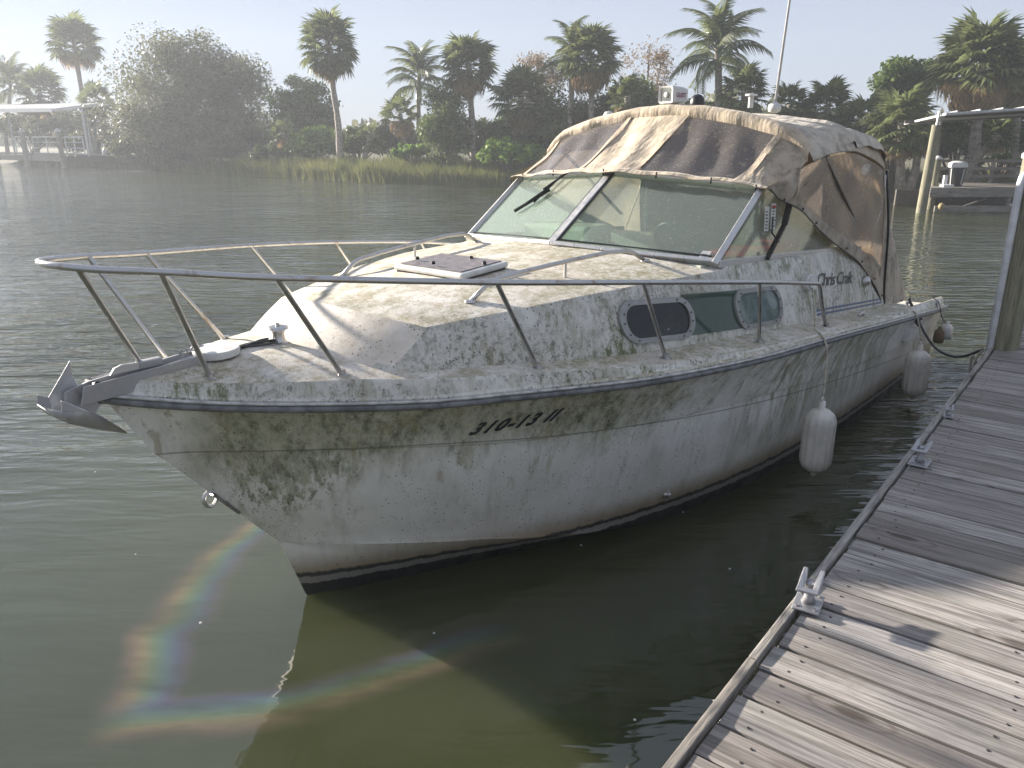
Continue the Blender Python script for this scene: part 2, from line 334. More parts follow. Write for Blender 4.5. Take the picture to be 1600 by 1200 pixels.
# ------------------------------------------------------------------ water, ground, haze
n = NT('water')
n.b.inputs['IOR'].default_value = 1.75
n.b.subsurface_method = 'BURLEY'; n.b.inputs['Subsurface Weight'].default_value = 1; n.b.inputs['Subsurface Radius'].default_value = (.7, .9, .5); n.b.inputs['Subsurface Scale'].default_value = .4; n.b.inputs['Roughness'].default_value = .04
pos = n.tc.outputs['Object']
n.col(n.mix(n.ramp(n.noise(.5, 4, .5), .35, .65), (.031, .037, .015), (.041, .047, .020)))
rip = n.noise(1.0, 3, .55, n.coord((.9, 3.4, 1), pos, rot=(0, 0, R(-14))), dist=.4)
rip2 = n.noise(1.0, 2, .5, n.coord((2.6, 8.5, 1), pos, rot=(0, 0, R(10))), dist=.3)
swell = n.noise(1.0, 2, .4, n.coord((.35, 1.0, 1), pos, rot=(0, 0, R(-25))))
sx = n.sep(pos); far = n.ramp(sx['Y'], 3.5, 9.5, .08, 1); patch = n.ramp(n.noise(.12, 3, .5), .38, .6, .45, 1)
h = n.math('ADD', n.math('ADD', n.mul(rip, .62), n.mul(rip2, .2)), n.mul(swell, .5))
b = n.t.nodes.new('ShaderNodeBump'); n.L(n.mul(h, far, patch), b.inputs['Height']); b.inputs['Strength'].default_value = 1; b.inputs['Distance'].default_value = .30
n.L(b.outputs[0], n.b.inputs['Normal'])
M['water'] = n.m
tag(mk('water', [(-250, -30, 0), (250, -30, 0), (250, 300, 0), (-250, 300, 0)], [(0, 1, 2, 3)], M['water']), kind='structure')

SHORE = [(-260, 190), (-90, 108), (-47, 76), (-33.3, 66), (-24.1, 58.5), (-18, 52.5), (-12.2, 47.6), (-6.7, 43), (-1.3, 40.2), (2.9, 37.3), (8, 34.4), (12, 32.4), (16, 32.2), (21, 33), (30, 33), (60, 32), (260, 30)]
def shore_y(x):
    xs, ys = zip(*SHORE); return float(np.interp(x, xs, ys))
xs = np.concatenate([np.linspace(-260, -60, 10), np.linspace(-58, 40, 120), np.linspace(50, 260, 8)])
rows = []
for k, (dy, z) in enumerate([(-.6, -.25), (0, .03), (.5, .16), (2, .3), (6, .55), (20, .8), (60, 1.0), (160, 1.0), (600, 1.2)]):
    rows.append([(x, shore_y(x) + dy + .35*mnoise.noise((x*.6, k*.2, 0)), z + .06*mnoise.noise((x*.5, dy*.3, 4))) for x in xs])
tag(grid(rows, 'ground', M['earth'], None, smooth=True), kind='structure')

# ------------------------------------------------------------------ the boat frame: s aft from the stem, p to port, z up
BA = R(50); BO = Vector((-1.079, 3.624, 0))
def P(s, p, z): return Vector((s, -p, z))
def G(s, p, z):
    return BO + Vector((math.cos(BA)*s + math.sin(BA)*p, math.sin(BA)*s - math.cos(BA)*p, z))
boat = empty('cabin_cruiser', BO, BA, label='neglected white cabin cruiser with algae-stained hull and tan canvas canopy moored at the dock', cat='boat')
T_rub = np.array([(-.85,0,1.31),(-.777,.043,1.288),(-.59,.193,1.253),(-.387,.336,1.222),(-.175,.484,1.199),(.059,.625,1.174),(.308,.773,1.156),(.588,.914,1.146),(.9,1.058,1.13),(1.268,1.195,1.108),(1.715,1.325,1.09),(2.322,1.432,1.06),(3.298,1.481,.992),(4.871,1.488,.838),(6.9,1.44,.62)])
T_kn = np.array([(-.69,0,1.033),(-.55,.06,1.007),(-.336,.214,.984),(.04,.449,.937),(.594,.746,.871),(.915,.895,.846),(1.5,1.09,.80),(2.07,1.22,.765),(2.9,1.33,.705),(4.1,1.395,.61),(5.5,1.41,.50),(6.9,1.38,.39)])
T_ch = np.array([(-.131,0,.366),(-.05,.07,.352),(.069,.162,.334),(.277,.313,.303),(.573,.482,.25),(.765,.585,.222),(1.01,.702,.17),(1.5,.87,.075),(2.1,1.03,0.0),(2.7,1.15,-.05),(3.5,1.24,-.1),(4.7,1.30,-.12),(6.9,1.32,-.14)])
T_ke = np.array([(-.131,0,.366),(-.05,0,.14),(.0,0,0),(.1,0,-.14),(.234,0,-.28),(.686,0,-.5),(1.2,0,-.52),(3,0,-.52),(6.9,0,-.5)])
def interp(T, s): return Vector((s, *[float(np.interp(s, T[:, 0], T[:, i])) for i in (1, 2)]))
def sm(T, n=6):
    a = smooth_path([tuple(r) for r in T], n); return np.array([tuple(p) for p in a])
T_rub, T_kn, T_ch, T_ke = map(sm, (T_rub, T_kn, T_ch, T_ke))
NS = 90
def tt(i): t = i / (NS - 1); return t ** 1.6
def at(T, t): s0, s1 = T[0, 0], T[-1, 0]; return interp(T, s0 + (s1 - s0) * t)
def hb(s): return interp(T_rub, s)[1]
def rubz(s): return interp(T_rub, s)[2]
def decke(s): return rubz(s) + float(np.interp(s, [-.8, 0, .8, 1.5, 3, 5, 7], [.085, .125, .10, .075, .055, .065, .12]))
def mirror_rows(rows): return [[Vector((q[0], -q[1], q[2])) for q in r] for r in rows]
for side in (1, -1):
    rows = []
    for i in range(NS):
        t = tt(i); a, k, c, e = at(T_rub, t), at(T_kn, t), at(T_ch, t), at(T_ke, t)
        col_ = []
        for f in np.linspace(0, 1, 6): q = a.lerp(k, f); q[1] += .012 * min(1, t*30) - .018*math.sin(f*math.pi)*min(1, t*8); col_.append(q)
        q = k.copy(); q[2] -= .006; col_.append(q)
        for f in np.linspace(.1, .97, 8): q = k.lerp(c, f); q[1] += .02*math.sin(f*math.pi)*min(1, t*4); col_.append(q)
        q = c.copy(); q[1] += .010*min(1, t*20); q[2] -= .001; col_.append(q)
        q = c.copy(); q[2] -= .012*min(1, t*20); col_.append(q)
        for f in np.linspace(.12, 1, 7): col_.append(c.lerp(e, f))
        rows.append([P(q[0], side*q[1], q[2]) for q in col_])
    if side == 1: hull_rows = rows
    else: hull_rows2 = rows
A = [r[::-1] + q for r, q in zip(hull_rows, hull_rows2)]
# both sides as one skin, with the transom closing it
nr, nc = len(A), len(A[0]); verts = [p for r in A for p in r]
half = nc // 2
faces = [(i*nc+j, i*nc+j+1, (i+1)*nc+j+1, (i+1)*nc+j) for i in range(nr-1) for j in range(nc-1) if j != half-1]
faces.append(tuple((nr-1)*nc + j for j in range(half-1, -1, -1)) + tuple((nr-1)*nc + j for j in range(nc-1, half-1, -1)))
# reorder: A row = port keel..? rows run rub->keel; r[::-1] keel->rub then rub->keel
A = [r + q[::-1] for r, q in zip(hull_rows, hull_rows2)]
verts = [p for r in A for p in r]
faces = [(i*nc+j, i*nc+j+1, (i+1)*nc+j+1, (i+1)*nc+j) for i in range(nr-1) for j in range(nc-1)]
faces.append(tuple((nr-1)*nc + j for j in range(nc)))
mk('hull', verts, faces, M['hull'], boat, smooth=28, merge=.0008)

# gunwale moulding, deck
def deck_profile(s):
    h, z0, z1 = hb(s), rubz(s) + .012, decke(s)
    if s < -.72: h = max(h, .0)
    return [(h + .004, z0), (h + .002, z0 + .02), (max(0, h - .012), z0 + .03), (max(0, h - .024), z1 - .016), (max(0, h - .032), z1 - .004), (max(0, h - .050), z1)]
T_bp = [(.0, 0), (.1, .40), (.173, .555), (.402, .68), (.848, .861), (1.237, .981), (1.751, 1.105), (2.457, 1.206), (3.339, 1.243), (6.2, 1.25)]
def baseP(s): xs_, ys_ = zip(*T_bp); return float(np.interp(s, xs_, ys_))
T_tp = [(.33, .50), (.386, .57), (.485, .61), (.858, .749), (1.185, .846), (1.637, .956), (1.865, .997), (2.317, 1.057), (2.639, 1.087), (3.5, 1.12), (6, 1.15)]
T_tz = [(.386, 1.461), (.485, 1.470), (.858, 1.497), (1.185, 1.518), (1.637, 1.533), (1.865, 1.534), (2.317, 1.532), (2.639, 1.52), (4.445, 1.439), (4.9, 1.38), (5.3, 1.2), (5.9, .90)]
def topP(s): return float(np.interp(s, *zip(*T_tp)))
def topZ(s): return float(np.interp(s, *zip(*T_tz)))
ss = list(np.linspace(-.845, -.3, 16)) + list(np.linspace(-.25, 1.4, 34)) + list(np.linspace(1.5, 5.6, 36)) + [5.601] + list(np.linspace(5.7, 6.9, 10))
rows = []
for s in ss:
    pr = deck_profile(s); h = hb(s); z1 = decke(s)
    inner = []
    ie = pr[-1][0]
    stop = 0.0 if s < .2 or s >= 5.601 else min(baseP(s) - .10 if s < .6 else baseP(s) - .06 if s < 1 else baseP(s) - .04, ie)
    stop = max(0, stop)
    for f in np.linspace(0, 1, 9)[1:]:
        p = ie + (stop - ie) * f
        crown = .07 * (1 - (p / max(ie, .01))**2) * min(1, ie/.4) if s < .3 else .02 * f
        if s >= .3 and s < .6: crown = max(crown, .07*(1-(p/max(ie, .01))**2)*(1-(s-.3)/.3))
        if s > 5.6: crown = -.09 if f > .12 else 0
        inner.append((p, z1 + crown))
    rows.append([P(s, p, z) for p, z in pr + inner])
allrows = [r + [Vector((q[0], -q[1], q[2])) for q in r[::-1]] for r in rows]
n0 = len(rows[0]); nc = n0*2; verts = [p for r in allrows for p in r]; faces = []
for i in range(len(allrows) - 1):
    s = ss[i]
    for j in range(nc - 1):
        if j == n0 - 1 and .2 <= s < 5.6: continue
        faces.append((i*nc+j, i*nc+j+1, (i+1)*nc+j+1, (i+1)*nc+j))
faces.append(tuple((len(allrows)-1)*nc + j for j in range(nc)))
dk = mk('deck', verts, faces, M['deck'], boat, smooth=22, merge=.0006); dk.data.materials.append(M['side'])
for p_ in dk.data.polygons:
    if abs(p_.normal.z) < .80: p_.material_index = 1
# rub rail: dark rubber with a pale insert
for nm, mt, dz, r, out in (('rub_rail', 'rub', -.004, .017, .010), ('rail_insert', 'rubtrim', .019, .008, .014)):
    pts = []
    for side in (1, -1):
        q = [(s, side*(hb(s) + out), rubz(s) + dz) for s in list(np.linspace(-.84, 0, 22)) + list(np.linspace(.1, 6.96, 44))]
        pts.append(q)
    path = [P(*q) for q in pts[1][::-1]] + [P(-.87, 0, 1.31 + dz)] + [P(*q) for q in pts[0]]
    MB().tube(path, r, 8).build(nm, M[mt], boat, smooth=True)

# cabin trunk
def trunk_pts():
    base, top = [], []
    for f in np.linspace(0, 1, 9):     # front face, centre to port corner
        base.append((.02 + .153*f**2 - .03, .555*f, 1.36 - .065*f**1.8)); top.append((.25 + .136*f**2, .57*f, 1.520 - .059*f**1.8))
    for s in list(np.linspace(.2, 1.5, 22)) + list(np.linspace(1.6, 5.6, 40)):
        b = max(s, .2); tS = .386 + (s - .173) * ((6 - .386) / (6 - .173))
        base.append((b, baseP(b) + .004, decke(b) - .02)); top.append((tS, topP(tS), topZ(tS)))
    return base, top
tb, tp = trunk_pts()
def side_pt(i, f):
    a, b = Vector(tb[i]), Vector(tp[i]); q = a.lerp(b, f); q[1] += .012*math.sin(f*math.pi)*min(1, q[1]*3); return q
def trunk_surf(s, z, off=0):
    """point on the port trunk side at station s and height z"""
    bz, bp_, tz, tp_ = decke(s) - .012, baseP(s), topZ(s + .03), topP(s + .03)
    f = (z - bz) / (tz - bz); p = bp_ + (tp_ - bp_) * f + .012*math.sin(min(1, max(0, f))*math.pi)
    return P(s, p + off, z + off*.25)
rows = []
for i in range(len(tb)):
    r = [side_pt(i, f) for f in (0, .15, .35, .55, .75, .92, 1)]
    t_ = Vector(tp[i]); s = t_[0]
    zc = float(np.interp(s, [.3, .6, 1, 2.1, 3], [1.517, 1.545, 1.578, 1.624, 1.62]))
    k = 1 if s < 2.45 else 0
    for f in (.03, .1, .25, .5, .75, 1):
        if s < 2.45: q = Vector((s + (.0 if s > .42 else 0), t_[1]*(1-f), t_[2] + (zc - t_[2])*(1-(1-f)**2)))
        else: q = Vector((s, t_[1] - .09*min(1, f*4), t_[2] + .02 - max(0, f - .25)*1.05))
        r.append(q)
    if i < 8: r = r[:7] + [Vector((t_[0] + (.45 - t_[0])*f*.0, t_[1]*(1-f*0), t_[2])) for f in (.03, .1, .25, .5, .75, 1)]
    rows.append([P(*q) for q in r])
nf = 9
verts, faces = [], []
ncol = len(rows[0])
for r in rows: verts += r
for i in range(len(rows) - 1):
    for j in range(ncol - 1):
        if i < nf - 1 and j >= 6: continue
        faces.append((i*ncol+j, i*ncol+j+1, (i+1)*ncol+j+1, (i+1)*ncol+j))
# fill between the curved front edge and the first side row of the top
edge = [i*ncol + 6 for i in range(nf)]
row8 = [(nf-1)*ncol + j for j in range(6, ncol)]
tri_c = row8[-1]
k0 = len(verts)
fill = []
fc = [(edge[i], edge[i+1]) for i in range(nf-1)]
front_center = edge[0]
poly = [e for e in edge] + row8[1:]
faces.append(tuple(poly))
nv = len(verts)
v2 = verts + [Vector((q[0], -q[1], q[2])) for q in verts]
f2 = faces + [tuple(i + nv for i in f[::-1]) for f in faces]
trunk = mk('cabin_trunk', v2, f2, M['deck'], boat, smooth=11, merge=.0008)
trunk.data.materials.append(M['side']); trunk.data.materials.append(M['front'])
for p_ in trunk.data.polygons:
    if abs(p_.normal.z) < .72: p_.material_index = 1
    elif p_.center.x < .36 and p_.normal.x < -.18 and p_.normal.z < .985: p_.material_index = 2
m = trunk.modifiers.new('bevel', 'BEVEL'); m.width = .010; m.segments = 2; m.limit_method = 'ANGLE'; m.angle_limit = R(32)

# interior: sole, bulkhead, dash, console, seats, wheel
MB().box((2.3, -1.02, .42), (5.6, 1.02, .45)).build('cockpit_sole', M['interior'], boat)
mb = MB()
for sd in (1, -1): mb.add([P(2.4, sd*.98, .45), P(5.5, sd*1.04, .45), P(5.5, sd*1.04, 1.1), P(4.4, sd*1.02, 1.38), P(2.4, sd*.95, 1.5)], [(0, 1, 2, 3, 4)])
mb.add([P(2.62, -.98, .45), P(2.62, .98, .45), P(2.62, .98, 1.55), P(2.62, -.98, 1.55)], [(0, 1, 2, 3)])
mb.build('cockpit_liner', M['interior'], boat)
MB().add([P(2.3, -.97, 1.56), P(2.3, .97, 1.56), P(2.95, .97, 1.50), P(2.95, -.97, 1.50), P(2.98, -.97, 1.2), P(2.98, .97, 1.2)], [(0, 1, 2, 3), (3, 2, 5, 4)]).build('dashboard', M['cream'], boat, solid=.02)
MB().box((2.66, .12, 1.50), (3.0, .72, 1.68)).build('instrument_console', M['cream'], boat, bevel=.03, seg=3)
mb = MB().box((3.3, .35, .45), (4.1, 1.0, 1.05)).box((4.0, .35, .9), (4.15, 1.0, 1.50)); mb.build('companion_seat', M['cream'], boat, bevel=.04, seg=3)
mb = MB().box((3.15, -.98, .9), (3.85, -.30, 1.04)).box((3.0, -.98, 1.2), (3.95, -.62, 1.55)); mb.build('helm_seat', M['red'], boat, bevel=.05, seg=3)
wc = P(2.95, .46, 1.60); wa = Vector((.8, 0, .6)).normalized(); wu = wa.orthogonal().normalized(); wv = wa.cross(wu)
mb = MB(); ring = [wc + (wu*math.cos(t)+wv*math.sin(t))*.17 for t in np.linspace(0, 2*math.pi, 25)]
mb.tube(ring, .020, 6, False)
for t in (.5, 2.6, 4.7): mb.tube([wc, wc + (wu*math.cos(t)+wv*math.sin(t))*.17], .01, 5)
mb.build('steering_wheel', M['black'], boat, smooth=True)

# windscreen
WS = {'b0': (2.085, 0, 1.628), 'b1': (2.385, 1.022, 1.573), 't0': (2.768, 0, 2.06), 't1': (3.0, 1.01, 1.985)}
def wsq(sd, a, b):   # a along 0..1 from centre, b up
    q = [Vector(WS[k]) for k in ('b0', 'b1', 't0', 't1')]
    v = q[0].lerp(q[1], a).lerp(q[2].lerp(q[3], a), b); v[1] *= sd; v[0] -= .03*math.sin(a*math.pi)*(1-b)*1.0
    return P(*v)
wf = empty('windscreen', (0, 0, 0)); wf.parent = boat
for sd in (-1, 1):
    rows = [[wsq(sd, a, b) for a in np.linspace(0, 1, 9)] for b in (0, .5, 1)]
    grid(rows, 'glass_pane', M['glass'], wf, smooth=True)
mb = MB(); up = Vector((-.6, 0, .8))
for sd in (-1, 1):
    for b_ in (0, 1):
        pts = [wsq(sd, a, b_) + Vector((-.004, 0, .004)) for a in np.linspace(0, 1, 7)]
        for a, b in zip(pts, pts[1:]): mb.bar(a, b, .03, .042, up)
mb.bar(wsq(1, 0, 0) + Vector((-.01, 0, 0)), wsq(1, 0, 1), .055, .035, up)
for sd in (-1, 1): mb.bar(wsq(sd, 1, -.03), wsq(sd, 1, 1), .04, .05, (-.7, -.5*sd, .5))
mb.build('windscreen_frame', M['alu'], wf, bevel=.004)
mb = MB()
for sd in (-1, 1):
    mb.bar(wsq(sd, .03 if sd > 0 else .03, .05) + Vector((-.012, 0, .012)), wsq(sd, .03, .98) + Vector((-.012, 0, .012)), .012, .012, up)
    mb.bar(wsq(sd, .04, .06) + Vector((-.008, 0, .008)), wsq(sd, .97, .06) + Vector((-.008, 0, .008)), .008, .008, up)
mb.build('glazing_seal', M['black'], wf)
SW = [(2.385, 1.03, 1.575), (4.55, 1.115, 1.455), (3.9, 1.11, 1.72), (3.45, 1.09, 1.90), (3.0, 1.03, 1.985)]
for sd in (1, -1):
    MB().add([P(s, sd*p, z) for s, p, z in SW], [(0, 1, 2, 3, 4)]).build('side_pane', M['glass'], wf)
    mb = MB(); mb.bar(P(2.385, sd*1.04, 1.567), P(4.75, sd*1.125, 1.435), .03, .045)
    mb.build('side_sill', M['alu'], wf, bevel=.004)
mb = MB(); mb.bar(P(3.02, 1.085, 1.53), P(3.24, 1.095, 1.74), .02, .03, (0, -1, 0)); mb.bar(P(3.24, 1.095, 1.74), P(3.33, 1.09, 1.93), .025, .038, (0, -1, 0))
mb.tube([P(3.16, 1.10, 1.63), P(3.05, 1.09, 1.70), P(3.05, 1.085, 1.80)], .006, 5)
mb.build('side_strut', M['black'], wf)
# wipers
def wiper(a):
    mb = MB(); o = Vector((-.03, 0, .03))
    mb.tube([a(.42, .98) + o, a(.50, .70) + o*1.3], .008, 6); mb.tube([a(.46, .80) + o, a(.58, .50) + o], .006, 6)
    mb.bar(a(.47, .74) + o*.6, a(.66, .40) + o*.6, .01, .022, up); mb.bar(a(.49, .98) + o*.5, a(.53, .55) + o*.5, .008, .012, up); return mb
wiper(lambda x, y: wsq(-1, x, y)).build('wiper', M['black'], wf)
# stickers
def sticker(c, du, dv, name, lines, red=False):
    c, du, dv = Vector(c), Vector(du), Vector(dv); nrm = du.cross(dv).normalized()
    if nrm.y > 0: nrm = -nrm
    st = MB().add([c, c+du, c+du+dv, c+dv], [(0, 1, 2, 3)]).build(name, M['white'], wf)
    mb = MB()
    for k in range(lines):
        y = .1 + .8*k/lines; l0 = .15 + .1*random.random(); l1 = .6 + .3*random.random()
        a = c + du*l0 + dv*y + nrm*.002; mb.add([a, a + du*(l1-l0), a + du*(l1-l0) + dv*.05, a + dv*.05], [(0, 1, 2, 3)])
    mb.build('print', M['black'], st)
    if red:
        a = c + du*.1 + dv*.82 + nrm*.002; MB().add([a, a+du*.8, a+du*.8+dv*.1, a+dv*.1], [(0, 1, 2, 3)]).build('red_band', M['red'], st)
sticker(P(2.97, 1.068, 1.715), (.065, -.003, -.004), (-.02, 0, .16), 'sticker', 6)
sticker(P(3.06, 1.073, 1.72), (.07, -.003, -.004), (-.02, 0, .17), 'sticker', 7, True)
sticker(wsq(1, .90, .03) + Vector((-.006, 0, .006)), wsq(1, .95, .03) - wsq(1, .90, .03), (wsq(1, .9, .12) - wsq(1, .9, .03)), 'sticker', 2)

# portholes and green panel
def stadium(s0, s1, z0, z1, n=8, tilt=0, r=None):
    r = r or (z1 - z0)/2; out = []
    for cx, cz, a0 in ((s1-r, z0+r, -90), (s1-r, z1-r, 0), (s0+r, z1-r, 90), (s0+r, z0+r, 180)):
        for k in range(n): a = R(a0 + 90*k/(n-1)); out.append((cx + r*math.cos(a), cz + r*math.sin(a) + tilt*(cx + r*math.cos(a) - s0)))
    return out
for nm, (s0, s1, z0, z1), tl, lab in (('porthole', (1.40, 1.99, 1.245, 1.475), -.075, 'dark porthole nearer the bow'), ('porthole', (2.42, 3.06, 1.165, 1.41), -.08, 'curtained porthole nearer the stern')):
    o = stadium(s0, s1, z0, z1, tilt=tl, r=.112); i_ = stadium(s0+.042, s1-.042, z0+.028, z1-.028, tilt=tl, r=.085)
    i_ = [(a, b + tl*.042) for a, b in i_]
    nn = len(o); v = []; f = []
    for ring, off in ((o, .002), (o, .016), (i_, .016), (i_, -.01)): v += [trunk_surf(a, b, off) for a, b in ring]
    for k in range(3):
        for j in range(nn): f.append((k*nn+j, k*nn+(j+1) % nn, (k+1)*nn+(j+1) % nn, (k+1)*nn+j))
    fr = mk('porthole_frame', v, f, M['trim'], boat, smooth=40); tag(fr, lab)
    mk('pane', [trunk_surf(a, b, .006) for a, b in i_], [tuple(range(nn))], M['porthole'] if s0 < 2 else M['porthole_clear'], fr)
    mb = MB()
    for a, b in [o[k] for k in range(0, nn, 3)]:
        ca, cb = (s0+s1)/2, (z0+z1)/2 + tl*(s1-s0)/2; q = trunk_surf(a + (ca-a)*.09, b + (cb-b)*.13, .016); mb.lathe([(.0055, 0), (.0055, .004)], 6, q, (0, -1, .2))
    mb.build('bolt', M['dark'], fr); fr.children[-1]['kind'] = 'stuff'
    back = [trunk_surf(a, b, .0035) for a, b in i_]
    mk('curtain' if s0 > 2 else 'unlit_cabin_sheet', back, [tuple(range(nn))], M['curtain'] if s0 > 2 else M['black'], fr)  # forward pane: black sheet stands in for the shade of the unlit cabin
v = []; 
for s in np.linspace(1.93, 2.49, 9):
    v += [trunk_surf(s, 1.215 - (s-1.95)*.08, .005), trunk_surf(s, 1.445 - (s-1.95)*.08, .005)]
mk('green_panel', v, [(2*i, 2*i+1, 2*i+3, 2*i+2) for i in range(8)], M['greenpanel'], boat, smooth=True)
# pinstripes
for z_ in (1.055, 1.085):
    v = []
    for s in np.linspace(3.67, 5.3, 14):
        dz = -(s-3.67)*.098; v += [trunk_surf(s, z_+dz, .003), trunk_surf(s, z_+.017+dz, .003)]
    mk('pinstripe', v, [(2*i, 2*i+1, 2*i+3, 2*i+2) for i in range(13)], M['blue'], boat)

def text_on(body, place, size, mat, name, parent, shear=0, bold=0, space=1.0):
    cu = bpy.data.curves.new(name, 'FONT'); cu.body = body; cu.size = size; cu.shear = shear; cu.offset = bold; cu.space_character = space
    cu.resolution_u = 3; tmp = bpy.data.objects.new(name, cu); COL.objects.link(tmp)
    dg = bpy.context.evaluated_depsgraph_get(); me = bpy.data.meshes.new_from_object(tmp.evaluated_get(dg)); bpy.data.objects.remove(tmp)
    bm = bmesh.new(); bm.from_mesh(me); bmesh.ops.remove_doubles(bm, verts=bm.verts, dist=1e-5)
    bmesh.ops.subdivide_edges(bm, edges=[e for e in bm.edges if e.calc_length() > .05], cuts=2); bm.to_mesh(me); bm.free()
    wmax = max(v.co.x for v in me.vertices)
    for v in me.vertices: v.co = place(v.co.x / wmax, v.co.y)
    o = bpy.data.objects.new(name, me); COL.objects.link(o); o.parent = parent; me.materials.append(mat); return o
def hull_side(s, f, off=.006):
    a, k = interp(T_rub, s), interp(T_kn, s); q = a.lerp(k, f); 
    t0, t1 = interp(T_rub, s + .03), interp(T_rub, s - .03); d = Vector((t0[0]-t1[0], -(t0[1]-t1[1]), 0)).normalized(); nrm = Vector((d.y, -d.x, 0)); nrm = nrm if nrm.y < 0 else -nrm
    return P(q[0], q[1] + .012 - .018*math.sin(f*math.pi), q[2]) + nrm*off
lo_s, hi_s = .48, .90
text_on('310-13 II', lambda x, y: hull_side(lo_s + (hi_s-lo_s)*x, .78 - x*.18 - y*3.4), .1, M['black'], 'registration_number', boat, shear=.45, bold=.004, space=1.15)
text_on('Chris Craft', lambda x, y: trunk_surf(3.72 + .83*x, 1.262 - .085*x + y, .006), .13, M['black'], 'name_script', boat, shear=.5, bold=.0015, space=.86)
# side lamp / shore inlet with white housing, deck filler, hull fittings
q = trunk_surf(3.52, 1.315, 0); mb = MB().lathe([(.062, 0), (.062, .05), (.05, .06), (.05, .075), (.0, .075)], 16, q, (-.2, -1, .15)); inlet = mb.build('power_inlet', M['white'], boat, smooth=40)
q = trunk_surf(4.83, 1.15, 0); MB().lathe([(.045, 0), (.045, .03), (.03, .05), (0, .055)], 14, q, (.1, -1, .3)).build('deck_light', M['steel'], boat, smooth=40)
q = interp(T_kn, 1.9).lerp(interp(T_ch, 1.9), .74); MB().lathe([(.028, -.01), (.028, .012), (.018, .018), (.014, .004), (0, .004)], 14, P(q[0], q[1] + .018, q[2]), (.2, -1, .1)).build('drain_fitting', M['steel'], boat, smooth=40)
# stem eye
mb = MB(); c = P(-.45, 0, .72); ring = [c + Vector((math.cos(t)*.032, 0, math.sin(t)*.036)) + Vector((-.012, 0, .008)) for t in np.linspace(0, 2*math.pi, 15)]
mb.tube(ring, .010, 7, False); mb.bar(P(-.452, 0, .75), P(-.335, 0, .61), .03, .014, (-1, 0, -.8)); mb.build('bow_eye', M['steel'], boat, smooth=40)

# bow rail and stanchions
PR = [(3.10, 1.403, 1.392), (2.9, 1.40, 1.42), (2.213, 1.384, 1.518), (1.263, 1.198, 1.625), (.453, .941, 1.705), (-.356, .523, 1.785), (-.70, .31, 1.828), (-.87, .20, 1.846), (-.955, .10, 1.858), (-.985, 0, 1.862)]
path = PR + [(s, -p, z) for s, p, z in PR[-2::-1]]
rail = MB()
pp = smooth_path([P(*q) for q in path], 6)
foot = lambda s: (s, hb(s) - .1, decke(s))
def endleg(sd): return [P(3.45, sd*1.382, decke(3.4)), P(3.26, sd*1.40, 1.22), P(3.17, sd*1.404, 1.355), P(3.14, sd*1.404, 1.380)]
rail.tube(endleg(1) + pp + endleg(-1)[::-1], .0135, 10)
br = rail.build('bow_rail', M['steel'], boat, smooth=True)
STN = [((-.481, .167), (-.70, .305, 1.828)), ((-.035, .468), (-.356, .523, 1.785)), ((.791, .906), (.453, .941, 1.705)), ((1.549, 1.18), (1.25, 1.195, 1.627)), ((2.405, 1.337), (2.213, 1.384, 1.518))]
def stanchion(a, b):
    o = MB().tube([a, b], .0115, 10).build('stanchion', M['steel'], br, smooth=40)
    MB().lathe([(.034, 0), (.034, .008), (.018, .012), (.018, .03), (0, .03)], 14, a - Vector((0, 0, .004)), (0, 0, 1)).build('foot_plate', M['steel'], br, smooth=40)
for (fs, fp), tpnt in STN:
    for sd in (1, -1): stanchion(P(fs, sd*fp, decke(fs) + .004), P(tpnt[0], sd*tpnt[1], tpnt[2]))
stanchion(P(-.655, -.03, decke(-.655) + .01), P(-.922, .145, 1.85))
for sd in (1, -1): MB().lathe([(.034, 0), (.034, .008), (.018, .012), (.018, .03), (0, .03)], 14, P(3.45, sd*1.382, decke(3.45)), (0, 0, 1)).build('foot_plate', M['steel'], br, smooth=40)

# cabin-top grab rails
def topz(s, p):
    e, z = topP(s), topZ(s); zc = float(np.interp(s, [.3, .6, 1, 2.1, 3], [1.517, 1.545, 1.578, 1.624, 1.62])); f = 1 - abs(p)/e
    return z + (zc - z)*(1 - (1-f)**2)
for sd in (1, -1):
    f0, t0, t1, f1 = (.74, .515), (.885, .53), (1.98, .67), (2.12, .69)
    z0 = topz(*f0); pts = [P(f0[0], sd*f0[1], topz(*f0)), P(t0[0]-.02, sd*t0[1], topz(*t0)+.065), P(t0[0]+.03, sd*(t0[1]+.005), topz(*t0)+.078)]
    pts += [P(t0[0]+(t1[0]-t0[0])*f, sd*(t0[1]+(t1[1]-t0[1])*f), topz(t0[0]+(t1[0]-t0[0])*f, .6)+.085) for f in (.2, .4, .6, .8)]
    pts += [P(t1[0]-.03, sd*t1[1], topz(*t1)+.078), P(t1[0]+.03, sd*t1[1], topz(*t1)+.06), P(f1[0], sd*f1[1], topz(*f1))]
    g = MB().tube(pts, .0125, 10).build('grab_rail', M['steel'], boat, smooth=True)
    for s_, p_ in (f0, f1): MB().lathe([(.03, 0), (.028, .01), (.014, .014), (0, .014)], 12, P(s_, sd*p_, topz(s_, p_)-.001), (0, 0, 1)).build('foot_plate', M['steel'], g, smooth=40)
    s_, p_ = 1.42, .60; MB().tube([P(s_, sd*p_, topz(s_, p_)), P(s_, sd*p_, topz(s_, p_)+.08)], .008, 8).build('rail_post', M['steel'], g, smooth=40)
